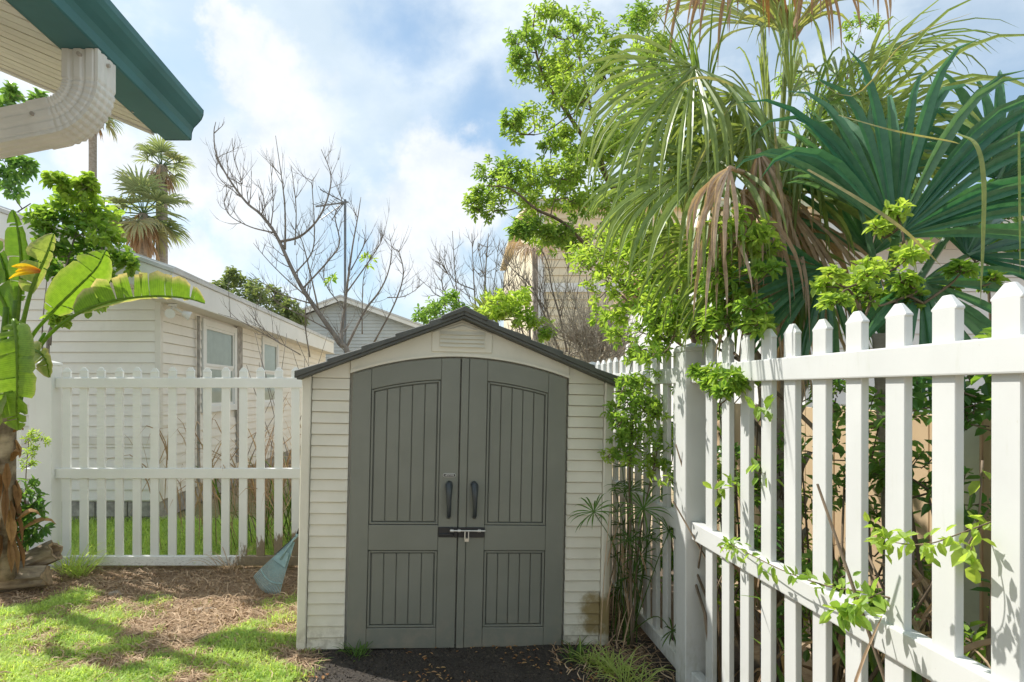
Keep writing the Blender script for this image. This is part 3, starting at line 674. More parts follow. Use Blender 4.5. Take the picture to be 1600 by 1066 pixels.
mb = MB(); mb.tube([(HX + .05, 8.0, 2.70), (HX + .05, 8.0, .3)], .022, 8); mb.build('conduit', M['foundation'], nh)
# eaves: soffit, tall fascia, roof
EX, EY = -3.187, 6.70
for k in range(52):
    y0 = EY + .03 + k * .2
    if y0 < HL: mb = MB(); mb.box(HX - .01, EX - .025, y0, min(y0 + .192, HL), 2.742, 2.756); mb.build('soffit_board', M['beige_trim'], nh)
mb = MB(); mb.box(EX - .024, EX, EY, HL - .3, 2.735, 3.045); mb.build('side_fascia', M['white_trim'], nh, bevel=.004)
mb = MB(); mb.box(EX - .02, EX + .022, EY - .02, HL - .3, 3.046, 3.10); mb.build('drip_edge', M['metal_roof'], nh, bevel=.006)
PX = HX - 4.2
def rake(x, z_off): return (x, 3.10 + .35 * (EX - x) + z_off)
mb = MB(); mb.prism([rake(EX - .026, -.365), rake(EX - .026, -.055), rake(PX, -.055), rake(PX, -.365)], EY, EY + .024); mb.build('rake_fascia', M['white_trim'], nh, bevel=.004)
mb = MB(); mb.prism([rake(EX + .02, -.052), rake(EX + .02, .004), rake(PX, .004), rake(PX, -.052)], EY - .022, EY + .03); mb.build('rake_edge', M['metal_roof'], nh, bevel=.005)
mb = MB(); mb.prism([rake(EX - .03, -.36), rake(EX - .03, -.34), rake(PX, -.34), rake(PX, -.36)], EY + .026, HY + .02); mb.build('rake_soffit', M['beige_trim'], nh)
for k in range(19):                            # standing-seam panels
    a = EY + .03 + k * .53; b = min(a + .525, HL - .3)
    mb = MB(); mb.prism([rake(EX + .02, .006), rake(EX + .02, .026), rake(PX, .026), rake(PX, .006)], a, b); mb.build('roof_panel', M['metal_roof'], nh)
mb = MB(); mb.prism([rake(PX, -.06), rake(PX, .03), (PX - 4.2, 3.1), (PX - 4.2, 3.0)], EY, HL - .3); mb.build('roof_far_slope', M['metal_roof'], nh)
# twin flood light under the soffit
mb = MB(); p = Vector((HX + .10, HY + .12, 2.735)); mb.tube([p, p - Vector((0, 0, .03))], .055, 12); fl = mb.build('flood_light', M['white_trim'], nh)
for dx, dy in ((.03, -.10), (.10, .05)):
    q = p + Vector((0, 0, -.03)); e = q + Vector((dx, dy, -.07)); dn = Vector((dx, dy, -.05)).normalized()
    mb = MB(); mb.tube([q, e], .014, 8); mb.tube([e, e + dn * .03, e + dn * .10], [.03, .04, .062], 12); mb.build('lamp_head', M['white_trim'], fl)

# ------------------------------------------------------------------ house whose eave hangs into the picture, top left
oh = thing('house', 'house corner with teal gutter, cream soffit and downspout overhead', 'house', (-1.5, 1.5, 0))
mb = MB(); mb.box(-3.7, -1.5, -1.2, 1.45, -.05, 2.70); mb.build('wall', M['beige_siding'], oh)
sl = lambda x, o=0: 2.532 + .42 * (-.985 - x) + o
GY = 1.952
mb = MB(); mb.box(-.985, -.957, -1.6, GY - .012, 2.530, 2.64); mb.build('fascia', M['teal'], oh, bevel=.002)
k = 0; y = GY - .03
while y > -1.2:
    mb = MB(); m_ = .006
    mb.prism([(-.988, sl(-.988)), (-2.6, sl(-2.6)), (-2.6, sl(-2.6, .015)), (-.988, sl(-.988, .015))], y - .1, y - .055); 
    mb.prism([(-.988, sl(-.988, .008)), (-2.6, sl(-2.6, .008)), (-2.6, sl(-2.6, .017)), (-.988, sl(-.988, .017))], y - .054, y - .0455)
    mb.prism([(-.988, sl(-.988)), (-2.6, sl(-2.6)), (-2.6, sl(-2.6, .015)), (-.988, sl(-.988, .015))], y - .045, y); mb.build('soffit_board', M['cream_soffit'], oh); y -= .1035
mb = MB(); mb.prism([(-.988, sl(-.988, -.008)), (-2.6, sl(-2.6, -.008)), (-2.6, sl(-2.6, .012)), (-.988, sl(-.988, .012))], GY - .028, GY - .006); mb.build('rake_trim', M['downspout'], oh, bevel=.002)
mb = MB(); mb.prism([(-.94, 2.655), (-2.6, 2.655 + .42 * 1.66), (-2.6, 2.71 + .42 * 1.66), (-.94, 2.70)], -1.6, GY + .03); mb.prism([(-2.601, 2.655 + .42 * 1.66), (-4.25, 2.66), (-4.25, 2.70), (-2.601, 2.71 + .42 * 1.66)], -1.6, GY + .03); mb.build('roof', M['metal_roof'], oh)
mb = MB(); mb.prism([(-.988, sl(-.988, .013)), (-.99, 2.654), (-2.6, 2.654 + .42 * 1.61), (-2.6, sl(-2.6, .013))], GY - .026, GY + .01); mb.build('rake_board', M['teal'], oh)
gut = MB()
prof = [(-.955, 2.513), (-.868, 2.513), (-.864, 2.516), (-.862, 2.540), (-.856, 2.556), (-.842, 2.570), (-.829, 2.585), (-.823, 2.600), (-.822, 2.618), (-.829, 2.622), (-.835, 2.616)]
thick = [(x - .004 if i > 1 else x + (.002 if i == 0 else -.002), z + .003) for i, (x, z) in enumerate(prof)]
for i in range(len(prof) - 1):
    gut.prism([prof[i], prof[i + 1], thick[i + 1], thick[i]], -1.6, GY)
gut.prism([(-.955, 2.513), (-.955, 2.63), (-.952, 2.63), (-.952, 2.516)], -1.6, GY)
gt = gut.build('gutter', M['teal'], oh)
mb = MB(); mb.prism([(x, z) for x, z in prof[:9]] + [(-.955, 2.618)], GY - .004, GY + .0015); mb.build('gutter_end_cap', M['teal'], gt)
mb = MB()
for yy in (1.50, 1.62, 1.78): mb.tube([(-.972, yy, 2.5305), (-.972, yy, 2.525)], .004, 8)
mb.build('screw', M['silver'], gt)
# corrugated elbow and the run of pipe back to the wall
def ribbed(w, h, n=3, d=.0045):
    pts = []
    def side(p, q, nrm):
        m = n * 8
        for i in range(m):
            t_ = i / m; edge = min(t_, 1 - t_) > .10
            r_ = d * max(0, math.sin(t_ * n * 2 * math.pi)) if edge else 0
            pts.append((p[0] + (q[0] - p[0]) * t_ - nrm[0] * r_, p[1] + (q[1] - p[1]) * t_ - nrm[1] * r_))
    a, b = w / 2, h / 2
    side((-a, -b), (a, -b), (0, -1)); side((a, -b), (a, b), (1, 0)); side((a, b), (-a, b), (0, 1)); side((-a, b), (-a, -b), (-1, 0))
    return pts
def sweep(path, scales, sec):
    m = MB(); rings = []
    for i, p in enumerate(path):
        d = (path[min(i + 1, len(path) - 1)] - path[max(i - 1, 0)]).normalized(); yv = Vector((0, 1, 0)); xv = yv.cross(d)
        rings.append([m.V(p + xv * a * scales[i] + yv * b * scales[i]) for a, b in sec])
    k = len(sec)
    for r0, r1 in zip(rings, rings[1:]):
        for i in range(k): m.Fc(r0[i], r0[(i+1) % k], r1[(i+1) % k], r1[i])
    m.Fc(*rings[-1][::-1]); return m
DX, DY = -.912, 1.463; sec = ribbed(.092, .078)
path = [Vector((DX, DY, 2.512)), Vector((DX, DY, 2.44))]; scl = [1, 1]
end_dir = Vector((-1, 0, -.20)).normalized(); ang1 = math.atan2(end_dir.x, -end_dir.z)      # 0 = straight down, turning to -x
rad = .098; c_ = Vector((DX - rad, DY, 2.44)); nb = 10
for i in range(nb * 4 + 1):
    a_ = abs(ang1) * i / (nb * 4); path.append(c_ + Vector((math.cos(a_) * rad, 0, -math.sin(a_) * rad))); scl.append(1 - (.055 if i % 4 == 2 else (.02 if i % 4 in (1, 3) else 0)))
last = path[-1]; path.append(last + end_dir * .05); scl.append(1.0)
ds = sweep(path, scl, sec).build('downspout_elbow', M['downspout'], oh, smooth=False)
pipe = sweep([last + end_dir * .035, last + end_dir * .30, last + end_dir * .47], [.95, .95, .95], ribbed(.092, .078)).build('downspout', M['downspout'], oh)
mb = MB(); q = last + end_dir * .04 + Vector((0, -.045, .01)); mb.tube([q, q + Vector((0, .012, 0))], .005, 8); q = Vector((DX + .0, DY - .046, 2.496)); mb.tube([q, q + Vector((0, .012, 0))], .005, 8); q = Vector((DX + .053, DY - .0, 2.49)); mb.tube([q, q - Vector((.012, 0, 0))], .005, 8); mb.build('rivet', M['foundation'], ds)

# ------------------------------------------------------------------ houses and things farther off
gh = thing('house', 'distant grey-sided house with shallow white gable', 'house', (-4.4, 25, 0))
mb = MB(); mb.prism([(-7.6, 0), (-.8, 0), (-.8, 4.35), (-4.4, 5.62), (-7.6, 4.35)], 25.03, 34); mb.build('wall', M['grey_siding'], gh)
z = 2.5
while z < 5.5:
    hw = 3.3 if z < 4.3 else max(.1, (5.60 - z - .15) / .365)
    mb = MB(); mb.prism([(25.03, z), (24.98, z), (25.01, z + .145), (25.03, z + .145)], -4.4 - min(hw, 3.2), -4.4 + min(hw, 3.6), 'x'); mb.build('siding_board', M['grey_siding'], gh); z += .15
for s in (-1, 1):
    e = -4.4 + s * (3.5 if s < 0 else 3.9)
    zz = 5.75 - .36 * abs(e + 4.4)
    mb = MB(); mb.prism([(-4.4, 5.56), (e, zz - .19), (e, zz - .02), (-4.4, 5.73)], 24.62, 24.68); mb.build('rake_board', M['white_trim'], gh)
    mb = MB(); mb.prism([(-4.4, 5.735), (e, zz - .015), (e, zz + .07), (-4.4, 5.82)], 24.58, 34.3); mb.build('roof', M['metal_roof'], gh)
an = thing('tv_antenna', 'old roof television antenna on a tall thin mast', 'antenna', (-4.15, 24.3, 0))
mb = MB(); mb.tube([(-4.15, 24.3, 0), (-4.15, 24.3, 9.85)], .055, 8); mb.build('mast', M['antenna'], an)
b0, b1 = Vector((-4.0, 24.3, 9.75)), Vector((-5.35, 24.0, 9.45))
mb = MB(); mb.tube([b0, b1], .035, 6); mb.build('boom', M['antenna'], an)
for i in range(9):
    t_ = i / 8; p = b0.lerp(b1, .1 + .9 * t_); l_ = .22 + .30 * (1 - t_)
    mb = MB(); mb.tube([p - Vector((.1, l_, -.05)), p + Vector((.1, l_, .12))], .014, 5); mb.build('element', M['antenna'], an)
for e in ((-5.2, 24.2, 10.25), (-5.2, 24.2, 8.95), (-4.7, 24.1, 8.9)):
    mb = MB(); mb.tube([b0.lerp(b1, .12), Vector(e)], .022, 6)
    for j in range(4):
        p = b0.lerp(b1, .12).lerp(Vector(e), .4 + .18 * j); mb.tube([p - Vector((.12, .1, -.14)), p + Vector((.12, -.1, -.14))], .012, 5)
    mb.build('reflector_arm', M['antenna'], an)
yh = thing('house', 'two-storey yellow-sided house hidden behind tree and bare twigs', 'house', (2.3, 14, 0))
YX = 2.42
mb = MB(); mb.box(YX, 14, 14.03, 22, 0, 6.2); mb.build('wall', M['yellow_siding'], yh)
z = .3
while z < 6.1:
    if not 4.06 < z < 4.28:
        mb = MB(); mb.prism([(14.03, z), (13.985, z), (14.01, z + .195), (14.03, z + .195)], YX + .12, 14, 'x'); mb.build('siding_board', M['yellow_siding'], yh)
    z += .2
mb = MB(); mb.box(YX - .03, YX + .115, 13.96, 14.1, 0, 6.2); mb.build('corner_trim', M['white_trim'], yh)
mb = MB(); mb.box(YX + .12, 14, 13.95, 14.02, 4.08, 4.30); mb.build('belt_trim', M['white_trim'], yh)
mb = MB(); mb.prism([(YX - .12, 6.15), (14, 6.15), (14, 6.33), (YX - .12, 6.33)], 13.82, 13.86); mb.build('fascia', M['pale_green'], yh)
mb = MB(); mb.box(YX - .1, 14, 13.86, 14.03, 6.16, 6.2); mb.build('soffit', M['yellow_siding'], yh)
mb = MB(); mb.prism([(13.80, 6.34), (17.5, 7.0), (22, 6.4), (22, 6.3), (17.5, 6.9), (13.80, 6.30)], YX - .15, 14, 'x'); mb.build('roof', M['yellow_siding'], yh)
for (x0, x1, z0, z1) in ((6.4, 7.4, 4.6, 5.8), (6.4, 7.4, 2.2, 3.6)):
    m = MB(); e = .09
    m.box(x0, x0 + e, 13.93, 14.0, z0, z1); m.box(x1 - e, x1, 13.93, 14.0, z0, z1); m.box(x0 + e, x1 - e, 13.93, 14.0, z1 - e, z1); m.box(x0 + e, x1 - e, 13.93, 14.0, z0, z0 + e); m.box(x0 + e, x1 - e, 13.94, 13.99, (z0 + z1) / 2 - .025, (z0 + z1) / 2 + .025)
    wv = m.build('window', M['white_trim'], yh); g = MB(); g.poly([(x0 + e, 13.957, z0 + e), (x1 - e, 13.957, z0 + e), (x1 - e, 13.957, z1 - e), (x0 + e, 13.957, z1 - e)]); g.build('pane', M['glass'], wv)
wh = thing('house', 'white-sided house with tan roof behind the palms at right', 'house', (5, 6, 0))
mb = MB(); mb.box(3.9, 11, 6.03, 12, 0, 3.3); mb.build('wall', M['white_siding'], wh)
z = .3
while z < 3.2:
    mb = MB(); mb.prism([(6.03, z), (5.99, z), (6.01, z + .147), (6.03, z + .147)], 3.95, 11, 'x'); mb.build('siding_board', M['white_siding'], wh); z += .15
mb = MB(); mb.box(3.85, 3.95, 5.97, 6.05, 0, 3.3); mb.build('corner_trim', M['white_trim'], wh)
mb = MB(); mb.box(3.75, 11.3, 5.55, 5.58, 3.2, 3.42); mb.build('fascia', M['white_trim'], wh)
mb = MB(); mb.prism([(5.5, 3.43), (9, 4.3), (12.5, 3.45), (12.5, 3.35), (9, 4.2), (5.5, 3.36)], 3.7, 11.4, 'x'); mb.build('roof', M['tan_board'], wh)
tf = thing('board_fence', 'tan wooden board fence seen through the white pickets', 'fence', (2.55, 3, 0))
bmb = MB(); bmb.box(-.012, .012, -.068, .068, 0, 1.52); bme = bmb.mesh('board', M['tan_board'], bevel=.003)
for k in range(34): inst('board', bme, tf, (2.55 + random.uniform(-.004, .004), 1.3 + k * .143, random.uniform(0, .03)))
for z in (.35, 1.25): mb = MB(); mb.box(2.565, 2.605, 1.2, 6.2, z, z + .09); mb.build('rail', M['tan_board'], tf)
for y in (2.66, 4.9): mb = MB(); mb.box(2.45, 2.535, y, y + .085, 0, 1.56); mb.build('post', M['pale_green'], tf, bevel=.004)
# ------------------------------------------------------------------ plants: helpers
def spline(pts, n=6):
    pts = [Vector(p) for p in pts]
    if len(pts) < 3: return [pts[0].lerp(pts[-1], i / n) for i in range(n + 1)]
    P = [pts[0] * 2 - pts[1]] + pts + [pts[-1] * 2 - pts[-2]]; out = []
    for i in range(1, len(P) - 2):
        a, b, c, d = P[i-1:i+3]
        for k in range(n):
            t_ = k / n
            out.append(.5 * ((2*b) + (c - a) * t_ + (2*a - 5*b + 4*c - d) * t_**2 + (3*b - a - 3*c + d) * t_**3))
    out.append(P[-2]); return out
def limb(mb, pts, r0, r1, sides=6, n=5):
    s = spline(pts, n); m = len(s) - 1
    mb.tube(s, [r0 + (r1 - r0) * (i / m) ** .8 for i in range(m + 1)], sides); return s
def rv(s=1.): return Vector((random.gauss(0, s), random.gauss(0, s), random.gauss(0, s)))
def spray(lm, bm_, p, d, ln, k, ll, lw, tint, up=.35, curl=.15, droop=.0, twig_r=.0018):
    """one leafy twig: leaves set alternately along it"""
    pts = [Vector(p)]; d = d.normalized()
    for i in range(4):
        d = (d + rv(.12) + Vector((0, 0, up * .25 - droop * .25))).normalized(); pts.append(pts[-1] + d * ln / 4)
    if bm_ is not None: bm_.tube(pts, [twig_r * 1.6, twig_r * 1.4, twig_r * 1.2, twig_r, twig_r * .6], 3, cap=False)
    for i in range(k):
        t_ = .12 + .88 * i / max(1, k - 1); q = pts[min(3, int(t_ * 4))].lerp(pts[min(4, int(t_ * 4) + 1)], t_ * 4 - int(t_ * 4) if t_ < 1 else 1)
        s = d.orthogonal().normalized(); s.rotate(Matrix.Rotation(i * 2.4 + random.uniform(-.5, .5), 3, d))
        ld = (d * .55 + s * .9 + Vector((0, 0, -.15)) + rv(.15))
        nrm = (Vector((0, 0, 1)) * .7 + d * .3 + rv(.35))
        z_ = random.uniform(.7, 1.15)
        lm.tint = (min(1, max(0, tint[0] + random.gauss(0, .16))), max(0, tint[1] + (random.gauss(0, .04))), 0)
        lm.leaf(q, ld, nrm, ll * z_, lw * z_, .22, curl + random.uniform(-.05, .1))
def cluster(lm, bm_, c, r, n, k, ll, lw, tint, up=.35, droop=0., flat=1., inner=.2):
    for i in range(n):
        d = rv().normalized(); d.z = d.z * .8 + up * .6; d.y *= flat
        p = c + Vector((d.x, d.y * flat, d.z)) * r * random.uniform(inner, .75)
        spray(lm, bm_, p, d + Vector((0, 0, up)), r * random.uniform(.4, .8), k, ll, lw, (tint[0] + random.gauss(0, .15), tint[1]), up, droop=droop)
def nearest(skel, p):
    return min(skel, key=lambda q: (q - p).length + max(0, q.z - p.z) * 1.2)
def leafy(name, label, cat, base, limbs, clusters, leaf_mat, bark_mat, ll, lw, group=None, n=9, k=9, up=.35, droop=0., tint=(.5, 0), part=('trunk', 'crown'), connect=True, jit=.2, seed=None, rw=.010, inner=.2):
    if seed is not None: random.seed(seed)
    root = thing(name, label, cat, base, group=group); tb, lm = MB(), MB(); skel = []
    for pts, r0, r1 in limbs: skel += limb(tb, pts, r0, r1)
    for cl in clusters:
        c, r = cl[0], cl[1]; tn = cl[2] if len(cl) > 2 else tint; dens = cl[3] if len(cl) > 3 else 1
        c = c + Vector((0, random.uniform(-jit, jit), 0))
        if connect and skel:
            a = nearest(skel, c); mid = a.lerp(c, .5) + rv(.03) + Vector((0, 0, -.06 * (a - c).length)); s = limb(tb, [a, mid, c], rw, .003, 4, 4); skel += s[2:]
        cluster(lm, tb, c, r, int(n * dens), k, ll, lw, tn, up, droop, inner=inner)
    if tb.v: tb.build(part[0], bark_mat, root, smooth=True)
    lm.build(part[1], leaf_mat, root, kind='stuff'); return root
def A(u, v, Y): return at(u, v, Y)
def drop(p): return (p[0], p[1], 0)

# ------------------------------------------------------------------ far trees
def fan_blades(mb, hub, axis, normal, R_, nb, spread, w, droop, tint, cup=.15, segs=6, jitter=.06, lenvar=.12, edge=.25, fold=.35):
    axis = axis.normalized(); normal = (normal - axis * normal.dot(axis)).normalized(); side = normal.cross(axis)
    for i in range(nb):
        a = -spread + 2 * spread * i / (nb - 1) + random.gauss(0, jitter * .5)
        d = axis * math.cos(a) + side * math.sin(a) + normal * (cup * abs(math.sin(a)) + random.gauss(0, jitter))
        mb.tint = (min(1, max(0, tint[0] + random.gauss(0, .14))), min(1, max(0, tint[1] + random.gauss(0, .05))), 0)
        yield i, a, d, R_ * (1 - edge * (abs(a) / max(spread, .01)) ** 2) * random.uniform(1 - lenvar, 1 + lenvar * .4), normal
def far_palm(label, base, zt, rr, tr, nfr, seed, skirt=.8, group='palms against the sky', bentx=0, sag=1.):
    random.seed(seed); root = thing('palm_tree', label, 'palm', base, group=group)
    top = Vector((base[0] + bentx, base[1], zt)); mb = MB(); limb(mb, [base, Vector(base).lerp(top, .5) + Vector((bentx * .2, 0, 0)), top], tr * 1.15, tr, 8); mb.build('trunk', M['palm_bark'], root, smooth=True)
    for k in range(nfr):
        a = k * 2.4; el = R(random.uniform(75, -25) if k < nfr * .8 else random.uniform(-30, -60)); d = Vector((math.cos(a) * math.cos(el), math.sin(a) * math.cos(el), math.sin(el)))
        hub = top + d * rr * random.uniform(.35, .55); fb = MB(); fb.tube([top, hub], .03, 4)
        dr = .25 if k < nfr * .6 else .7
        ax = (d + Vector((0, 0, -.25 * sag))).normalized()
        for i, an_, dd, L_, nrm in fan_blades(fb, hub, ax, Vector((0, 0, 1)) - d * .2, rr * .62, 19, 1.75, .09, dr, (random.uniform(.35, 1), .18 if k < nfr * .75 else .55), .25):
            fb.blade(hub, dd, nrm, L_, rr * .05, dr * sag, 4)
        fb.build('frond', M['far_palm'], root)
    mb = MB()
    for k in range(int(70 * skirt)):
        a = random.uniform(0, 6.28); r_ = tr * 1.2 + random.random() * rr * .16; z_ = zt - random.random() * rr * .55
        mb.tint = (random.random(), random.random() * .3, 0); mb.blade((top.x + math.cos(a) * r_ * .6, base[1] + math.sin(a) * r_ * .6, z_), Vector((math.cos(a) * .5, math.sin(a) * .5, -.9)), Vector((math.cos(a), math.sin(a), .2)), rr * random.uniform(.35, .6), rr * .05, .6, 4)
    if skirt: mb.build('dead_skirt', M['dead'], root, kind='stuff')
    return root
far_palm('taller fan palm of the pair, ragged crown above a browned neck', (-15.1, 30.5, 0), 13.75, 1.65, .30, 17, 11, 1.0, sag=1.4)
far_palm('shorter fuller fan palm with brown skirt, in front of the taller one', (-15.3, 29, 0), 10.7, 2.5, .22, 26, 12, 1.6, sag=1.2)
far_palm('thin tall palm trunk rising beside the white downspout', (-18.3, 29.5, 0), 16.3, 1.7, .19, 18, 13, .6, bentx=.1, sag=1.6)
random.seed(21)
cl = [(A(u, v, 20 + random.uniform(-1, 1)), r * 20 / F) for u, v, r in ((335, 452, 14), (355, 447, 16), (372, 440, 14), (385, 455, 18), (405, 462, 18), (425, 468, 18), (440, 480, 16), (455, 490, 18), (345, 470, 18), (375, 475, 18), (400, 485, 18), (430, 500, 20), (465, 505, 16))]
leafy('tree', 'pale green tree showing above the beige house roof', 'tree', (-6, 20, 0), [([(-6, 20, 0), (-6.1, 20, 2.5), A(400, 490, 20)], .16, .06)], cl, M['far_leaf'], M['bark'], .20, .10, n=26, k=7, jit=.5, seed=22)
cl = [(A(u, v, 9), r * 9 / F) for u, v, r in ((18, 262, 20), (35, 272, 16), (10, 290, 20), (28, 300, 14), (5, 250, 14), (45, 262, 10), (12, 152, 12), (22, 150, 10), (60, 155, 8), (0, 165, 12), (-15, 270, 20))]
leafy('tree', 'dark green leafy branches at the left edge under the downspout', 'tree', drop(A(-80, 600, 9)), [([drop(A(-80, 600, 9)), A(-70, 420, 9), A(-40, 300, 9), A(-10, 220, 9)], .10, .02), ([A(-70, 420, 9), A(10, 345, 9), A(48, 318, 9)], .02, .008)], cl, M['glossy'], M['bark'], .13, .065, n=10, k=7, jit=.1, seed=24)

# ------------------------------------------------------------------ round-leaved bush between fence and beige house
random.seed(31); Yb = 6.1
cl = [(A(u, v, Yb), r * Yb / F, (tn, 0)) for u, v, r, tn in ((110, 298, 14, .9), (135, 310, 22, .9), (150, 300, 14, 1), (90, 325, 22, .7), (120, 335, 26, .6), (155, 340, 24, .9), (75, 345, 18, .6), (100, 365, 28, .3), (140, 370, 30, .4), (172, 378, 22, .7), (85, 395, 24, .2), (120, 405, 30, .25), (160, 408, 26, .5), (190, 415, 16, .8), (100, 430, 22, .2), (140, 440, 26, .2), (175, 435, 18, .5), (120, 465, 18, .7), (90, 470, 18, .6), (150, 480, 14, .8), (95, 500, 14, .8), (60, 420, 20, .3))]
bp = drop(A(72, 600, Yb))
leafy('shrub', 'round-leaved green bush rising behind the left fence post', 'shrub', bp, [([bp, A(74, 560, Yb), A(84, 500, Yb), A(100, 430, Yb), A(120, 360, Yb), A(135, 310, Yb)], .022, .006), ([A(78, 540, Yb), A(86, 480, Yb), A(120, 420, Yb), A(160, 390, Yb)], .014, .005), ([A(70, 590, Yb), A(66, 520, Yb), A(75, 420, Yb)], .012, .004)], cl, M['grape'], M['grey_twig'], .085, .066, n=18, k=7, jit=.22, seed=32)

# ------------------------------------------------------------------ bare trees
def grow(mb, p, d, ln, r, depth, upb=.25):
    pts = [Vector(p)]; d = d.normalized(); n = 6
    for i in range(n):
        d = (d + rv(.07) + Vector((0, 0, upb * .22))).normalized(); pts.append(pts[-1] + d * ln / n)
    mb.tube(pts, [r * (1 - .8 * i / n) for i in range(n + 1)], 4, cap=False)
    if depth > 0:
        for i in range(random.randint(2, 3)):
            j = random.randint(1, n - 1); s = rv().normalized(); s.y *= .7
            grow(mb, pts[j], (pts[j+1] - pts[j]).normalized() + s * .75, ln * random.uniform(.35, .6), r * .55, depth - 1, upb)
def bare_tree(name, label, base, paths, Y, wob=.35, twigs=3, seed=1, tl=.5, mat='grey_twig', cat='tree', k=1.0, leaves=()):
    random.seed(seed); root = thing(name, label, cat, base)
    for pi, (px, r0, r1) in enumerate(paths):
        off = 0; pts = []; sl_ = random.uniform(-wob, wob) if pi else 0
        for i, (u, v) in enumerate(px):
            pts.append(A(u, v, Y + sl_ * (i / max(1, len(px) - 1))))
        wm = MB(); s = limb(wm, pts, r0 * 1.25, r1 * 1.25, 6 if r0 > .02 else 4)
        for j in range(int(twigs * len(px) * .8)):
            q = random.randint(2, len(s) - 3); tdir = (s[q+1] - s[q]).normalized(); sd_ = rv().normalized()
            grow(wm, s[q], tdir * .8 + sd_ * .8 + Vector((0, 0, .15)), tl * random.uniform(.4, 1.1), max(.0048, r0 * .24), 1, .5)
        wm.build('branch' if pi else 'trunk', M[mat], root, smooth=True)
    for (u, v, r, tn) in leaves:
        lm = MB(); cluster(lm, None, A(u, v, Y), r * Y / F, 4, 4, .10, .045, (tn, 0)); lm.build('leaf_tuft', M['lime'], root)
    return root
def c6(*pts): return [(x / 2.805 + 320, y / 2.805 + 180) for x, y in pts]
bt = [(c6((640, 1120), (590, 1000), (530, 910), (440, 780), (380, 670), (330, 560), (290, 490), (240, 430), (180, 380), (100, 270), (50, 170), (40, 80), (48, 30)), .034, .004),
      (c6((600, 1010), (600, 940), (612, 850), (630, 700), (650, 560), (670, 450), (684, 360)), .026, .004),
      (c6((330, 555), (420, 530), (500, 450), (545, 340), (550, 250), (510, 150)), .018, .004), (c6((300, 515), (200, 490), (110, 440), (85, 380), (100, 340)), .010, .003),
      (c6((352, 590), (352, 430), (340, 300), (310, 90)), .014, .003), (c6((290, 480), (300, 380), (285, 185)), .009, .003), (c6((395, 570), (400, 400), (378, 220)), .009, .003),
      (c6((245, 440), (262, 390), (236, 280)), .008, .003), (c6((100, 270), (165, 300), (130, 200), (120, 100)), .007, .003), (c6((160, 360), (60, 270), (60, 190), (85, 170)), .006, .003),
      (c6((620, 1020), (700, 860), (760, 780), (800, 700), (820, 600), (808, 520)), .018, .004), (c6((740, 1000), (830, 830), (870, 700), (850, 600), (830, 590)), .013, .003),
      (c6((430, 760), (540, 640), (590, 560), (570, 440), (600, 380), (575, 290)), .013, .003), (c6((440, 790), (360, 720), (280, 640), (212, 560)), .010, .003), (c6((480, 830), (350, 790), (260, 740), (200, 690)), .010, .003),
      (c6((800, 800), (870, 795), (930, 760), (942, 720)), .007, .003), (c6((400, 690), (470, 600), (480, 480), (470, 300), (480, 290)), .010, .003), (c6((620, 780), (720, 640), (770, 560), (780, 520)), .010, .003),
      (c6((612, 850), (540, 760), (520, 680), (560, 600)), .009, .003), (c6((640, 680), (700, 560), (690, 500)), .008, .003), (c6((690, 960), (690, 850), (700, 690), (760, 560)), .010, .003),
      (c6((500, 860), (440, 600), (400, 480)), .012, .003), (c6((460, 1060), (440, 900), (460, 700), (500, 560)), .010, .003), (c6((560, 950), (430, 880), (330, 830), (290, 780)), .010, .003),
      (c6((330, 1000), (250, 930), (180, 850)), .008, .003), (c6((420, 1050), (260, 960), (150, 900), (60, 870)), .008, .003)]
bare_tree('bare_tree', 'leafless tree with upswept grey branches behind the shed roof', drop(A(560, 620, 7.6)), [([(540 + 40, 900)] + bt[0][0], bt[0][1], bt[0][2])] + bt[1:], 7.6, .5, 3, 41, .42, leaves=((577, 408, 9, .6), (520, 440, 8, .3)))
def c7(*pts): return [(x / 3.806 + 660, y / 3.806 + 340) for x, y in pts]
b2 = [(c7((420, 1300), (415, 700), (375, 480), (375, 330), (393, 95)), .022, .004), (c7((330, 700), (310, 450), (300, 250), (292, 95)), .013, .004), (c7((260, 650), (215, 490), (195, 350), (178, 80)), .012, .004),
      (c7((310, 430), (200, 380), (140, 280), (132, 170)), .008, .003), (c7((215, 480), (150, 330), (92, 230)), .007, .003), (c7((220, 500), (130, 440), (110, 340)), .006, .003), (c7((200, 490), (80, 460), (32, 390)), .006, .003),
      (c7((415, 600), (418, 470), (440, 290), (455, 150)), .010, .003), (c7((820, 800), (700, 520), (640, 400), (530, 300), (460, 180)), .013, .003), (c7((860, 800), (820, 600), (770, 420), (740, 260), (660, 130), (600, 60)), .014, .003),
      (c7((780, 760), (740, 560), (640, 430), (560, 330), (540, 250)), .010, .003), (c7((760, 800), (740, 640), (700, 480), (720, 330), (700, 140)), .010, .003), (c7((300, 300), (360, 350), (330, 170), (345, 160)), .006, .003),
      (c7((430, 520), (480, 420), (500, 300), (520, 280)), .007, .003), (c7((820, 600), (860, 400), (870, 250)), .008, .003), (c7((600, 700), (560, 560), (480, 470), (420, 400)), .009, .003), (c7((640, 720), (640, 560), (600, 430), (610, 300)), .009, .003)]
random.seed(44)
for i in range(22):
    x0 = random.uniform(760, 960); tv = random.uniform(370, 470); sl = random.gauss(0, 28)
    b2.append(([(x0 - sl * .4, 620), (x0, 540), (x0 + sl * .5, (540 + tv) / 2), (x0 + sl, tv)], random.uniform(.006, .011), .003))
bare_tree('bare_shrub', 'leafless shrub of thin upright whips above the shed ridge', drop(A(770, 620, 7.2)), b2, 7.2, .45, 4, 43, .36, cat='shrub')
random.seed(45); b3 = [([(930, 820), (926, 640), (930, 570), (945, 510), (980, 470)], .030, .004)]
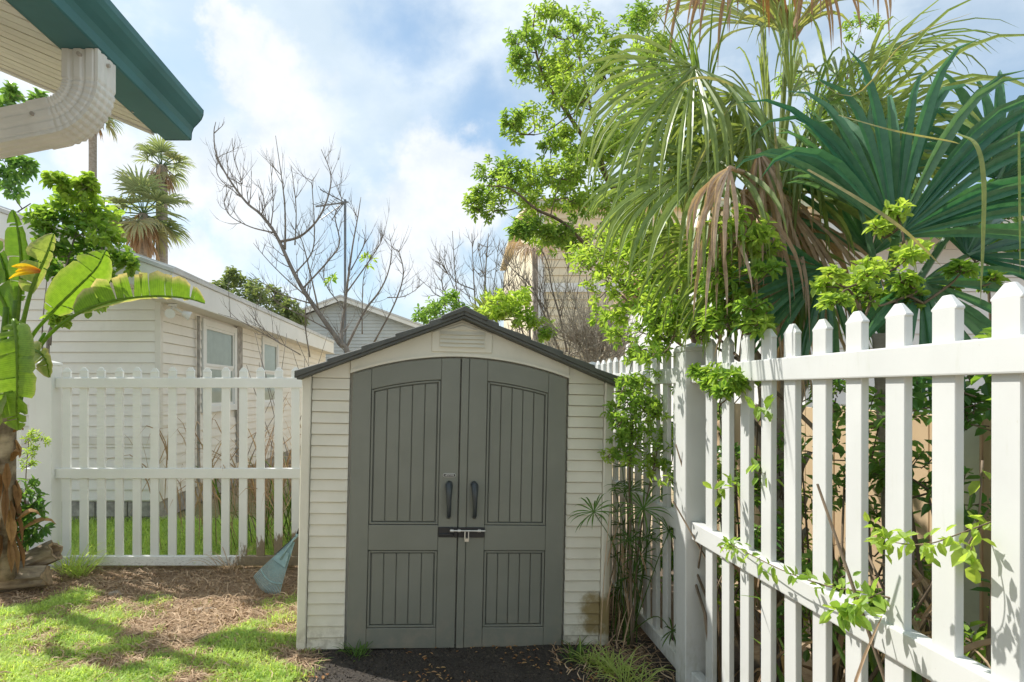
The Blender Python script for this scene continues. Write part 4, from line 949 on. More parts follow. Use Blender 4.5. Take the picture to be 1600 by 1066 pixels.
for i in range(70):
    a = random.uniform(-1.35, 1.2); ln = random.uniform(50, 120); x0, y0 = 930 + random.gauss(0, 14), 560 + random.gauss(0, 18)
    b3.append(([(x0, y0), (x0 + math.sin(a) * ln * .5, y0 - math.cos(a) * ln * .4), (x0 + math.sin(a) * ln * .85 + random.gauss(0, 6), y0 - math.cos(a) * ln * .95)], random.uniform(.004, .009), .002))
bare_tree('bare_shrub', 'dense tangle of dead pale twigs right of the shed roof', drop(A(930, 640, 6.2)), b3, 6.2, .5, 4, 46, .26, 'pale_twig', 'shrub')

# green shrubs behind the shed
def shrub(label, Y, pts, mat, ll, lw, seed, n=12, k=8, tint=.5, name='shrub', rw=.006, group=None, up=.35, droop=0., jit=.18, bark_='bark', inner=.2):
    random.seed(seed); cl = [(A(u, v, Y), r * Y / F, (tn[0] if tn else tint, 0)) for u, v, r, *tn in pts]
    cx = sum(p[0] for p in pts) / len(pts); b = drop(A(cx, 600, Y)); low = max(pts, key=lambda p: p[1])
    return leafy(name, label, 'shrub', b, [([b, Vector(b).lerp(A(cx, low[1], Y), .6) + rv(.03), A(cx, low[1] - 10, Y)], .018, .006)], cl, M[mat], M[bark_], ll, lw, n=n, k=k, jit=jit, seed=seed + 1, rw=rw, group=group, part=('stems', 'leaves'), up=up, droop=droop, inner=inner)
shrub('blue-green leafy shrub just behind the shed ridge on the left', 6.4, ((670, 490, 18), (690, 480, 20), (705, 470, 14), (715, 490, 18), (660, 500, 14), (685, 500, 20)), 'glossy', .075, .03, 51, tint=.8)
shrub('bright green shrub over the right slope of the shed roof', 6.1, ((780, 475, 22, .8), (800, 485, 26, .6), (820, 495, 24, .4), (840, 510, 22, .3), (790, 500, 24, .7), (855, 525, 14, .3), (770, 495, 18, .9), (815, 465, 16, .9)), 'lime', .075, .04, 52)
random.seed(54); root = thing('fan_palm', 'small fan palm leaf tips showing over the shed ridge', 'palm', drop(A(765, 600, 6.8))); mb = MB(); hub = A(768, 500, 6.8); mb.tube([drop(hub), hub], .02, 5); mb.build('stem', M['palm_bark'], root)
for ax in (Vector((-.3, -.2, 1)), Vector((.4, .2, .9)), Vector((.05, -.5, .9))):
    mb = MB()
    for i, an_, dd, L_, nrm in fan_blades(mb, hub, ax, Vector((0, -1, .1)), .42, 17, 1.1, .03, .1, (.8, .12)): mb.blade(hub, dd, nrm, L_, .026, .15, 4)
    mb.build('frond', M['palm'], root)
# dead drooping palm skirt at the corner of the yellow house
random.seed(56); root = thing('dead_palm', 'dead brown palm crown hanging at the yellow house corner', 'palm', drop(A(838, 600, 11.5))); mb = MB(); mb.tube([drop(A(838, 600, 11.5)), A(836, 400, 11.5), A(834, 388, 11.5)], .06, 8); mb.build('trunk', M['palm_bark'], root)
for k in range(8):
    a = k * 2.4; top = A(834, 385, 11.5); d = Vector((math.cos(a), math.sin(a) * .7, random.uniform(-.3, .5))); hub = top + d * .25; mb = MB()
    for i, an_, dd, L_, nrm in fan_blades(mb, hub, d + Vector((0, 0, -.6)), Vector((0, 0, 1)), .60, 12, 1.0, .03, .8, (.9, .0)): mb.blade(hub, dd, nrm, L_, .03, 1.2, 5)
    mb.build('frond', M['dead'], root)

# ------------------------------------------------------------------ big leafy tree right of centre
random.seed(61); Yp = 5.6
def P(*pts): return [A(u, v, Yp + dy) for u, v, dy in pts]
tb = drop(A(1120, 600, Yp + .5))
limbs = [(P((1120, 900, .5), (1110, 700, .5), (1090, 540, .5), (1050, 430, .3), (1005, 350, .1)), .07, .04),
         (P((1005, 350, .1), (964, 303, 0), (925, 236, -.1), (889, 181, -.1), (850, 122, 0), (834, 59, .1), (836, 15, .1)), .034, .006),
         (P((964, 303, 0), (941, 252, .2), (913, 122, .4), (897, 59, .5), (885, 10, .5)), .022, .005),
         (P((1030, 400, .2), (941, 398, -.2), (878, 347, -.4), (838, 327, -.5), (799, 296, -.5), (760, 290, -.5)), .026, .005),
         (P((1005, 350, .1), (1000, 250, .6), (1000, 140, .9), (995, 50, 1.)), .028, .005), (P((1020, 330, .4), (1060, 220, .9), (1060, 110, 1.2)), .024, .005),
         (P((1090, 540, .5), (1200, 380, 1.2), (1290, 220, 1.5), (1330, 100, 1.6)), .04, .006), (P((1090, 560, .5), (980, 470, 0), (930, 420, -.2)), .02, .005)]
pc = ((834, 30, 28, .2), (822, 60, 30, .2), (850, 70, 26, .5), (840, 100, 32, .3), (870, 105, 28, .8), (818, 100, 22, .2), (895, 25, 26, .3), (905, 55, 26, .4), (890, 85, 30, .9), (860, 135, 28, .8), (885, 130, 30, .7), (915, 120, 26, .4),
      (812, 180, 24, .3), (800, 190, 16, .3), (840, 170, 28, .8), (870, 180, 26, .6), (900, 175, 28, .4), (930, 155, 28, .4), (935, 100, 26, .4), (955, 120, 30, .5), (880, 215, 22, .8), (915, 215, 26, .4), (945, 200, 30, .7), (970, 165, 30, .7),
      (990, 45, 26, .2), (985, 65, 24, .2), (1010, 85, 28, .5), (1000, 115, 30, .7), (1035, 60, 24, .2), (1060, 75, 24, .2), (1040, 110, 30, .4), (1075, 110, 28, .3), (980, 200, 30, .9), (1010, 160, 32, .8), (1045, 160, 32, .3), (1000, 230, 32, .6), (960, 250, 30, .4), (920, 255, 26, .4), (1040, 210, 32, .3), (1020, 270, 30, .4),
      (770, 265, 24, .2), (785, 285, 26, .2), (760, 295, 24, .3), (745, 310, 16, .6), (775, 320, 24, .4), (800, 270, 24, .3), (805, 310, 30, .6), (835, 290, 26, .5), (830, 265, 24, .4), (868, 270, 24, .7), (865, 300, 30, .5), (840, 330, 28, .8), (895, 290, 28, .4), (880, 330, 28, .7), (860, 355, 26, .8), (815, 375, 20, .2), (803, 385, 14, .2), (905, 330, 28, .5), (930, 300, 28, .4), (890, 380, 24, .2), (870, 380, 20, .3), (915, 370, 26, .9), (940, 345, 28, .6), (950, 400, 26, .9), (960, 290, 26, .4), (985, 300, 28, .5), (1000, 330, 30, .9), (1030, 320, 30, .8), (970, 345, 28, .9), (1060, 300, 28, .7), (1000, 370, 26, .9), (1050, 260, 32, .6), (1075, 180, 30, .5), (1080, 230, 30, .5), (845, 385, 18, .4), (925, 265, 28, .6), (960, 215, 30, .8), (900, 255, 26, .7), (855, 240, 22, .5), (990, 140, 30, .8), (1020, 120, 28, .5), (1040, 190, 30, .5),
      (1300, 170, 34, .2), (1340, 110, 34, .2), (1370, 150, 30, .3), (1330, 60, 30, .2), (1320, 210, 34, .2), (1260, 200, 34, .3), (1400, 80, 24, .2), (1250, 120, 30, .3))
cl = [(A(u, v, Yp + (1.2 if u > 1200 else .6 if (u > 960 and v < 240) else -.1)), r * Yp / F, (tn, 0), .8 if u < 1000 else .7) for u, v, r, tn in pc]
leafy('tree', 'airy green tree with oval leaves leaning left over the yellow house', 'tree', tb, limbs, cl, M['pepper'], M['bark'], .060, .026, n=28, k=10, jit=.42, seed=62, rw=.008)
# lime shoots leaning out over the fence
random.seed(65)
cn = [([A(1290, 700, 2.25), A(1267, 664, 2.28), A(1164, 568, 2.62), A(1085, 486, 3.0), A(1007, 369, 3.45)], .011, .004), ([A(1164, 568, 2.62), A(1080, 520, 3.2), A(980, 450, 3.7), A(930, 380, 3.9)], .008, .003),
      ([A(1200, 590, 2.5), A(1190, 480, 2.55), A(1160, 400, 2.5), A(1150, 380, 2.5)], .006, .003)]
pts = ((935, 395, 24, .9, 3.9), (915, 415, 22, .9, 3.9), (945, 430, 24, 1, 3.8), (965, 395, 22, 1, 3.8), (985, 380, 24, .9, 3.6), (1005, 400, 26, 1, 3.5), (1030, 385, 22, .8, 3.5), (970, 455, 26, .9, 3.7), (1000, 440, 26, .7, 3.5), (1030, 425, 26, .9, 3.4), (1045, 455, 24, .8, 3.3), (985, 490, 22, .6, 3.6),
       (1010, 480, 26, .7, 3.4), (1040, 490, 24, .6, 3.2), (1075, 440, 24, .7, 3.1), (1070, 480, 22, .5, 3.0), (1000, 525, 22, .5, 3.5), (1030, 530, 22, .5, 3.3), (1060, 520, 22, .6, 3.1), (1090, 520, 20, .5, 2.9), (1010, 555, 16, .5, 3.4), (960, 500, 14, .9, 3.7),
       (1130, 380, 20, .6, 2.6), (1155, 385, 20, .7, 2.5), (1140, 420, 24, .4, 2.5), (1165, 440, 24, .3, 2.5), (1135, 460, 22, .4, 2.6), (1160, 480, 22, .3, 2.5), (1120, 500, 20, .4, 2.8), (1150, 520, 18, .4, 2.6), (1185, 400, 16, .5, 2.5),
       (1105, 600, 9, .3, 2.85), (1150, 605, 9, .4, 2.55), (1180, 590, 9, .4, 2.5), (1130, 580, 12, .5, 2.7))
leafy('shrub', 'lime-green shrub shoots leaning over fence beside the shed roof', 'shrub', drop(A(1290, 700, 2.25)), [([drop(A(1300, 760, 2.3)), A(1295, 760, 2.3), A(1290, 700, 2.25)], .012, .011)] + cn, [(A(u + random.gauss(0, 13) * (q > 0), v + random.gauss(0, 13) * (q > 0), Y), r * random.uniform(.8, 1.3) * Y / F, (tn - .12 * q, 0)) for u, v, r, tn, Y in pts for q in range(3)], M['lime'], M['bark'], .046, .020, n=9, k=8, jit=.22, droop=.3, inner=.1, seed=66, rw=.004, part=('stems', 'leaves'))

# ------------------------------------------------------------------ palms behind the right-hand fence
def frond(root, base, hub, axis, normal, R_, nb, spread, w, droop, mat, tint, cup=.15, segs=8, separate=True, name='frond', pet=.014, lenvar=.12, edge=.25, jitter=.06, sagp=.05, dryend=0):
    mb = MB(); base, hub = Vector(base), Vector(hub); mid = base.lerp(hub, .55) + Vector((0, 0, sagp)); mb.tint = (.8, 0.1 + tint[1] * .5, 0)
    s = spline([base, mid, hub], 4); mb.tube(s, [pet * (1.2 - .5 * i / (len(s) - 1)) for i in range(len(s))], 6)
    mb.tube([hub, hub + axis.normalized() * R_ * .18], [pet * .8, pet * .1], 5)
    if not separate:
        for i, an_, dd, L_, nrm in fan_blades(mb, hub, axis, normal, R_, nb, spread, w, droop, tint, cup, lenvar=lenvar, edge=edge, jitter=jitter): mb.blade(hub, dd, nrm, L_, w, droop * random.uniform(.6, 1.4), segs)
        return mb.build(name, M[mat], root)
    fo = mb.build(name, M[mat], root); tmp = MB()
    for i, an_, dd, L_, nrm in fan_blades(tmp, hub, axis, normal, R_, nb, spread, w, droop, tint, cup, lenvar=lenvar, edge=edge, jitter=jitter):
        b = MB(); b.tint = tmp.tint; b.blade(hub + dd * R_ * .02, dd, nrm, L_, w * random.uniform(.85, 1.1), droop * random.uniform(.5, 1.5), segs); b.build('leaf_blade', M[mat], fo)
    return fo
def px_dir(u0, v0, u1, v1, dy=0): return Vector((u1 - u0, dy, v0 - v1))
random.seed(71)
pa = thing('palm_tree', 'cabbage palm with ragged green and dead brown fronds behind fence', 'palm', (1.87, 3.15, 0))
heart = A(1215, 330, 3.1)
mb = MB(); limb(mb, [(1.87, 3.15, 0), (1.86, 3.13, 1.2), (1.84, 3.1, 2.2), heart], .085, .075, 10); trunk = mb.build('trunk', M['palm_bark'], pa, smooth=True)
for k in range(46):      # old leaf bases criss-crossing on the trunk
    z_ = .25 + k * .05; a = k * 2.4; p = Vector((1.855 + math.cos(a) * .075, 3.12 + math.sin(a) * .075, z_)); o_ = Vector((math.cos(a), math.sin(a), 0)); t_ = Vector((-math.sin(a), math.cos(a), 0))
    mb = MB(); mb.tube([p - t_ * .03, p + o_ * .03 + Vector((0, 0, .09)), p + o_ * .075 + Vector((0, 0, .17)) + t_ * .02], [.030, .024, .012], 5); mb.build('leaf_base', M['palm_bark'], trunk)

frond(pa, heart, A(1085, 105, 2.75), px_dir(1085, 105, 1020, 170, -.0), Vector((.5, -.4, .8)), .85, 26, 1.5, .026, 1.5, 'palm', (.75, .08), dryend=1)
frond(pa, heart, A(1120, 250, 2.7), px_dir(1120, 250, 1000, 330, -30), Vector((.3, -.5, .8)), .80, 26, 1.3, .028, 1.0, 'palm', (.65, .05))
frond(pa, heart, A(1065, 285, 2.95), px_dir(1065, 285, 1020, 290, -60), Vector((.2, -1, .3)), .42, 26, 1.9, .028, .25, 'palm', (.7, 0.0))
frond(pa, heart, A(1235, 150, 2.95), px_dir(1235, 150, 1215, 20, -10), Vector((.6, -.5, .3)), .75, 26, 1.3, .026, 1.3, 'palm', (.6, .15))
frond(pa, heart, A(1310, 120, 2.8), px_dir(1310, 120, 1400, 60, 20), Vector((-.2, -.4, .9)), .72, 22, 1.3, .020, .9, 'palm', (.2, .12))
frond(pa, heart, A(1190, 40, 3.3), px_dir(1190, 40, 1150, -30, 40), Vector((0, -.8, .6)), .8, 24, 1.5, .026, 1.2, 'palm', (.7, .25))
frond(pa, heart, A(1265, 300, 2.8), px_dir(1265, 300, 1330, 260, -40), Vector((-.2, -.8, .5)), .65, 24, 1.5, .028, .5, 'palm', (.5, 0.05))
frond(pa, heart, A(1195, 360, 2.8), px_dir(1195, 360, 1190, 450, -20), Vector((0, -1, .2)), .55, 22, 1.2, .026, .2, 'palm', (.35, .1))
frond(pa, heart, A(1110, 370, 3.0), px_dir(1110, 370, 1040, 450, -10), Vector((.2, -.8, .5)), .6, 20, 1.1, .026, .8, 'palm', (.5, .08))
for (u, v, Y, u1, v1, dy, R_, spr, dr, tn) in ((1150, 150, 2.85, 1090, 260, -20, .7, 1.2, 1.3, (.8, .06)), (1180, 200, 2.75, 1120, 330, -30, .65, 1.1, 1.2, (.7, .12)), (1250, 220, 2.75, 1300, 330, -30, .6, 1.1, 1.2, (.75, .1)), (1290, 150, 2.7, 1350, 230, -30, .65, 1.2, 1.3, (.7, .05)), (1230, 60, 3.0, 1200, -20, -10, .7, 1.3, .8, (.9, .3)), (1150, 430, 2.85, 1100, 520, -10, .5, 1.0, .8, (.4, .1)), (1260, 430, 2.75, 1290, 540, 0, .55, 1.1, .6, (.2, 0)), (1020, 300, 3.3, 960, 400, 0, .55, 1.2, 1.0, (.85, .05))):
    frond(pa, heart, A(u, v, Y), px_dir(u, v, u1, v1, dy), Vector((.2, -1, .4)), R_, 20, spr, .024, dr, 'palm', tn, separate=False, jitter=.10, lenvar=.25)
for i in range(17):
    an_ = random.uniform(-2.2, 2.2); up_ = random.uniform(-.25, 1.0); d_ = Vector((math.sin(an_), -abs(math.cos(an_)) * random.uniform(.2, .8), up_)).normalized()
    hub_ = heart + Vector((0, 0, .12)) + d_ * random.uniform(.30, .66)
    ax_ = (d_ + Vector((0, 0, random.uniform(-.9, .1))) + rv(.25)); frond(pa, heart, hub_, ax_, Vector((random.gauss(0, .7), -.6, random.gauss(.3, .6))), random.uniform(.45, .72), 20, random.uniform(.8, 1.5), random.uniform(.014, .024), random.uniform(.4, 1.1), 'palm', (random.uniform(.2, 1.0), max(0, random.gauss(.05, .08))), separate=False, jitter=.18, lenvar=.3, pet=.010)
# the brown fronds that hang down
for (u, v, Y, du, dv, R_, nb, spr, dr, tn) in ((1150, -90, 2.8, -30, 40, .56, 22, 1.2, 1.6, (.15, .05)), (1190, -60, 2.75, 0, 60, .42, 12, .8, 1.4, (.3, .9)), (1270, -80, 2.9, 10, 50, .55, 20, 1.0, 1.4, (.4, .25)), (1350, -90, 3.0, 40, 40, .55, 18, 1.2, 1.4, (.3, .1)), (1085, -80, 2.9, -20, 60, .5, 14, .8, 1.3, (.1, .0)),
                                   (1140, 262, 2.40, -34, 60, .50, 9, .55, 2.2, (.9, 0)), (1185, 235, 2.55, 10, 90, .72, 11, .35, 1.2, (.7, .05)), (1120, 330, 2.5, -4, 90, .50, 7, .4, 1.0, (.9, .0)), (1160, 300, 2.5, 20, 90, .55, 9, .5, 1.5, (.2, .1)), (1215, 300, 2.7, 30, 90, .8, 16, .6, 1.2, (.5, .05)), (1190, 400, 2.75, 0, 90, .75, 16, .5, .6, (.8, 0)), (1225, 430, 2.85, 10, 90, .7, 14, .5, .6, (.7, 0)), (1250, 330, 2.8, 40, 80, .75, 12, .6, .9, (.5, .1))):
    frond(pa, heart if v > 100 else A(1240, 60, 3.1), A(u, v, Y), px_dir(0, 0, du, dv), Vector((.1, -1, .2)), R_, int(nb * 1.7) if v > 100 else nb, spr, .021 if v > 100 else .019, dr, 'dead', tn, cup=.3, separate=False, name='dead_frond', jitter=.30, lenvar=.5)
for (u, v, u1, v1, Y, R_, w, tn) in ((1210, 190, 1218, 340, 2.5, .42, .022, .75), (1140, 165, 1050, 330, 2.6, .62, .016, .5), (1180, 150, 1090, 110, 2.6, .4, .02, .55)):
    b = MB(); b.tint = (.9, tn, 0); b.blade(A(u, v, Y), px_dir(u, v, u1, v1), Vector((.2, -1, .2)), R_, w, .6, 8); o = b.build('leaf_blade', M['palm'], pa); o['label'] = 'yellowed palm leaf strip'
random.seed(75)
pb = thing('fan_palm', 'fan palm with big dark teal-green leaves above the near pickets', 'palm', (1.98, 2.45, 0))
hb = A(1385, 520, 2.4)
mb = MB(); limb(mb, [(1.98, 2.45, 0), (1.97, 2.44, 1.0), hb], .06, .05, 8); mb.build('trunk', M['palm_bark'], pb, smooth=True)
frond(pb, hb, A(1400, 370, 2.15), px_dir(1400, 370, 1472, 200, -15), Vector((-.15, -1, .25)), .88, 30, 1.12, .042, .75, 'fan', (.30, 0), cup=-.1, pet=.02, edge=.12, lenvar=.2)
frond(pb, hb, A(1345, 330, 2.5), px_dir(1345, 340, 1318, 200, 10), Vector((.2, -1, .2)), .58, 26, 1.15, .034, .35, 'fan', (.75, .05))
frond(pb, hb, A(1510, 400, 2.3), px_dir(1510, 400, 1600, 370, 10), Vector((-.2, -.8, .6)), .60, 24, 1.4, .038, .6, 'fan', (.25, 0))
frond(pb, hb, A(1440, 440, 2.1), px_dir(1440, 440, 1470, 520, -10), Vector((0, -1, .4)), .50, 22, 1.5, .036, .3, 'fan', (.45, 0))
frond(pb, hb, A(1290, 420, 2.55), px_dir(1290, 420, 1250, 480, 0), Vector((.1, -1, .3)), .55, 24, 1.5, .032, .35, 'fan', (.6, 0))
frond(pb, hb, A(1560, 280, 2.3), px_dir(1560, 280, 1600, 200, 0), Vector((-.3, -1, .2)), .55, 22, 1.5, .040, .7, 'fan', (.2, 0))
frond(pb, hb, A(1360, 400, 2.75), px_dir(1360, 400, 1345, 300, 30), Vector((.1, -1, .3)), .66, 24, 1.2, .034, .3, 'fan', (.6, 0))
for (pts, w, tn) in (([A(1262, 265, 2.05), A(1340, 310, 1.95), A(1400, 350, 1.9), A(1440, 385, 1.9), A(1470, 415, 1.9)], .020, .75), ([A(1495, 208, 1.95), A(1525, 225, 1.9), A(1537, 280, 1.88), A(1536, 380, 1.88), A(1532, 470, 1.88)], .024, .25), ([A(1592, 205, 1.9), A(1593, 300, 1.9), A(1594, 430, 1.9)], .014, .1),
                     ([A(1310, 180, 2.1), A(1400, 205, 2.0), A(1480, 220, 2.0), A(1500, 225, 2.0)], .010, .6), ([A(1240, 95, 2.3), A(1330, 150, 2.2), A(1420, 60, 2.1), A(1520, 20, 2.1)], .006, .7)):
    s = spline(pts, 5); b = MB(); b.tint = (.9, tn, 0); m_ = len(s) - 1; prev = None
    for i, q in enumerate(s):
        d = (s[min(i+1, m_)] - s[max(i-1, 0)]).normalized(); sd_ = d.cross(Vector((.25, -1, .3))).normalized(); wi = w * max(.08, math.sin(math.pi * (.2 + .8 * i / m_)) ** .7)
        cur = (b.V(q - sd_ * wi * .5), b.V(q + Vector((0, .35 * wi, 0))), b.V(q + sd_ * wi * .5))
        if prev: b.Fc(prev[0], prev[1], cur[1], cur[0]); b.Fc(prev[1], prev[2], cur[2], cur[1])
        prev = cur
    o = b.build('leaf_blade', M['palm'], pb); o['label'] = 'long drooping leaf strip with dry edges'

# ------------------------------------------------------------------ undergrowth between the pickets and the board fence
def under_shrub(label, x, y, hgt, rad, mat, ll, lw, seed, n=10, tint=.3, ncl=14, zmin=.3):
    random.seed(seed); cl = []; lb = []
    for i in range(ncl):
        z_ = random.uniform(zmin, hgt); cl.append((Vector((x + random.uniform(-.26, .30), y + random.uniform(-rad, rad), z_)), random.uniform(.09, .15), (tint + random.gauss(0, .2), 0)))
    for i in range(4):
        a = random.uniform(0, 6.28); lb.append(([(x, y, 0), (x + math.cos(a) * .05, y + math.sin(a) * .12, hgt * .4), (x + math.cos(a) * .15, y + math.sin(a) * .3, hgt * random.uniform(.7, .95))], .010, .003))
    return leafy('shrub', label, 'shrub', (x, y, 0), lb, cl, M[mat], M['bark'], ll, lw, n=n, k=7, jit=.05, seed=seed + 1, rw=.005, part=('stems', 'leaves'), group='shrubs crowding behind the right fence')
under_shrub('glossy oval-leaved shrub behind the nearest pickets at right edge', 1.86, 1.55, 1.75, .32, 'lime', .058, .030, 81, tint=.35, ncl=26, n=8)
under_shrub('shrub with tan gaps behind the third and fourth near pickets', 1.90, 2.05, 1.70, .30, 'glossy', .062, .030, 83, tint=.25, ncl=26, n=8)
under_shrub('dark leafy shrub behind the pickets next to the palm trunk', 1.78, 2.65, 1.65, .30, 'glossy', .060, .028, 85, tint=.5, ncl=26, n=8)
under_shrub('leafy shrub behind the pickets beside the fence post', 1.80, 3.35, 1.75, .40, 'lime', .055, .026, 87, tint=.3, ncl=22, n=8)
under_shrub('dark shrub behind the shaded pickets next to the shed', 1.80, 4.3, 1.5, .55, 'glossy', .06, .028, 89, tint=.2, ncl=24, n=9)
shrub('bright lime vine tops over the middle pickets below the fan leaves', 2.05, ((1345, 440, 20, .9), (1365, 425, 22, 1), (1390, 410, 20, .9), (1420, 405, 18, .7), (1375, 450, 22, .6), (1340, 470, 20, .5), (1320, 440, 16, .7), (1410, 440, 20, .4), (1395, 470, 18, .4), (1430, 470, 18, .3), (1450, 440, 14, .4), (1275, 440, 12, .9), (1290, 480, 14, .5), (1420, 330, 16, 1), (1400, 350, 14, .9), (1490, 430, 14, .2), (1520, 450, 14, .2), (1560, 440, 12, .3)), 'lime', .036, .019, 91, n=13, k=7, jit=.14, name='vine')
shrub('sparse dark leaves in front of the white house wall at right', 3.0, ((1500, 350, 24, .2), (1540, 370, 24, .2), (1580, 340, 24, .2), (1520, 400, 20, .2), (1570, 400, 20, .3), (1480, 380, 20, .3), (1590, 300, 24, .3), (1550, 310, 20, .3)), 'glossy', .085, .036, 93, n=5, k=5, jit=.2)
def strap_plant(label, x, y, n, ln, w, mat, seed, tint=(.5, 0), up=1.3, droop=.5, name='strap_leaf_plant', group=None, part='leaf', cat='plant'):
    random.seed(seed); root = thing(name, label, cat, (x, y, 0), group=group)
    for i in range(n):
        a = random.uniform(0, 6.28); b = MB(); b.tint = (min(1, max(0, tint[0] + random.gauss(0, .2))), max(0, tint[1] + random.gauss(0, .08)), 0)
        d = Vector((math.cos(a), math.sin(a), up * random.uniform(.7, 1.6))); b.blade((x + random.gauss(0, .03), y + random.gauss(0, .03), float(gz(x, y)) - .01), d, Vector((-math.cos(a) * .8, -math.sin(a) * .8, .7)), ln * random.uniform(.6, 1.1), w * random.uniform(.7, 1.1), droop * random.uniform(.5, 1.3), 8); b.build(part, M[mat], root)
    return root
strap_plant('big broad strap leaves standing behind the nearest picket', 1.62, 1.38, 9, 1.25, .075, 'glossy', 101, (.7, 0), 2.6, .35, group='strap-leaved plants behind the right fence')
strap_plant('narrow strap leaves behind the pickets under the vine sprig', 1.66, 1.95, 11, 1.0, .045, 'glossy', 102, (.5, .05), 2.2, .5, group='strap-leaved plants behind the right fence')
strap_plant('strap leaves behind pickets low beside the palm trunk', 1.70, 2.6, 10, .9, .04, 'glossy', 103, (.5, .1), 2.2, .5, group='strap-leaved plants behind the right fence')
random.seed(105)
for q, (x, y, lab) in enumerate(((1.72, 2.25, 'bundle of dry brown stalks and dead leaves behind middle pickets'), (1.68, 1.75, 'dry stalks and litter standing behind the near pickets'), (1.66, 2.95, 'dead brown stalks behind the pickets by the fence post'))):
    root = thing('dry_stalks', lab, 'dead plant', (x, y, 0), group='dead stalks behind the right fence'); sm, dm = MB(), MB()
    for i in range(12):
        a = random.uniform(0, 6.28); p = Vector((x + random.gauss(0, .10), y + random.gauss(0, .12), 0)); sm.tube([p, p + Vector((random.gauss(0, .06), random.gauss(0, .1), .5)), p + Vector((random.gauss(0, .12), random.gauss(0, .22), random.uniform(.8, 1.4)))], [.010, .008, .004], 5)
    for i in range(60):
        p = Vector((x + random.gauss(0, .13), y + random.gauss(0, .18), random.uniform(.1, 1.0))); dm.tint = (random.random(), random.random() * .7, 0)
        dm.blade(p, Vector((random.gauss(0, .5), random.gauss(0, .6), random.uniform(-1.2, .2))), rv(), random.uniform(.15, .5), random.uniform(.008, .03), .8, 5)
    sm.build('stalks', M['bark'], root, smooth=True); dm.build('dead_leaves', M['straw'], root, kind='stuff')

# ------------------------------------------------------------------ vines and sprigs on our side of the fence
def sprig(label, pts, r0, k, ll, lw, seed, tint=.4, per=2, mat='lime', nm='vine', group='vine sprigs poking through the right fence'):
    random.seed(seed); root = thing(nm, label, 'vine', pts[0], group=group); sm = MB(); s = limb(sm, pts, r0, r0 * .5, 5, 6); sm.build('stem', M['bark'], root, smooth=True); lm = MB()
    for i in range(k):
        q = random.randint(1, len(s) - 1); d = (s[q] - s[q-1]).normalized() * .6 + Vector((random.gauss(-.3, .4), random.gauss(-.2, .5), random.gauss(-.1, .5)))
        spray(lm, None, s[q], d, random.uniform(.02, .06), per + 1, ll, lw, (tint, 0), .1, .2)
    lm.build('leaves', M[mat], root, kind='stuff'); return root
sprig('leafy vine running down along the middle rail of right fence', [A(1415, 940, 1.70), A(1350, 925, 1.78), A(1290, 915, 1.90), A(1220, 890, 2.15), A(1160, 860, 2.50), A(1140, 850, 2.65)], .0035, 30, .042, .019, 111, .35)
sprig('dense leaf clump on the middle rail under the fourth picket', [A(1380, 925, 1.72), A(1345, 940, 1.68), A(1320, 950, 1.70)], .003, 10, .055, .030, 112, .35)
sprig('pale vine sprig hanging across the picket second from the post end', [A(1590, 800, 1.45), A(1510, 830, 1.42), A(1450, 850, 1.45), A(1400, 848, 1.52), A(1385, 840, 1.55)], .0022, 26, .034, .017, 113, .8)
sprig('small three-leaf sprig at the upper rail near the lime shoots', [A(1215, 655, 2.40), A(1195, 640, 2.35), A(1180, 630, 2.35)], .002, 5, .06, .03, 114, .4, 1)
sprig('curled green leaves poking out between pickets beside the post', [A(1160, 750, 2.7), A(1140, 762, 2.62), A(1115, 765, 2.62)], .002, 7, .06, .025, 115, .5, 1)
sprig('yellow-green leaf pair between the two nearest pickets', [A(1535, 720, 1.55), A(1530, 800, 1.50), A(1515, 870, 1.48)], .003, 7, .06, .032, 116, .9, 1)
sprig('single-leaf stem standing in front of the third picket row', [A(1190, 770, 2.5), A(1185, 740, 2.42), A(1200, 742, 2.38)], .002, 3, .065, .026, 117, .3, 1)
sprig('sparse sprig on the shaded pickets left of the post', [A(1060, 760, 3.3), A(1040, 745, 3.2), A(1030, 750, 3.15)], .002, 6, .04, .018, 118, .6, 1)
# climber between shed and fence
random.seed(121)
pts = ((960, 640, 18, .3), (985, 630, 22, .4), (1010, 625, 22, .4), (975, 660, 22, .2), (1000, 660, 24, .3), (1030, 650, 20, .4), (955, 665, 14, .3), (990, 690, 18, .2), (1040, 690, 14, .4), (965, 690, 14, .2), (1015, 600, 16, .6), (985, 600, 14, .6), (975, 720, 12, .7), (1015, 735, 12, .6), (1035, 720, 12, .4))
leafy('climber', 'green climbing shrub filling the gap between shed and fence', 'climber', (1.22, 3.62, 0), [([(1.22, 3.62, 0), (1.2, 3.6, .8), A(985, 680, 3.55), A(1000, 620, 3.55)], .010, .004), ([(1.22, 3.62, 0), (1.26, 3.6, .7), A(1030, 690, 3.5)], .007, .003)], [(A(u + random.gauss(0, 12) * q, v + random.gauss(0, 14) * q, 3.54), r * random.uniform(.7, 1.3) * 3.5 / F, (tn - .1 * q, 0)) for u, v, r, tn in pts for q in range(3)], M['lime'], M['bark'], .038, .018, n=7, k=8, jit=.14, droop=.4, seed=122, rw=.003, part=('stems', 'leaves'))
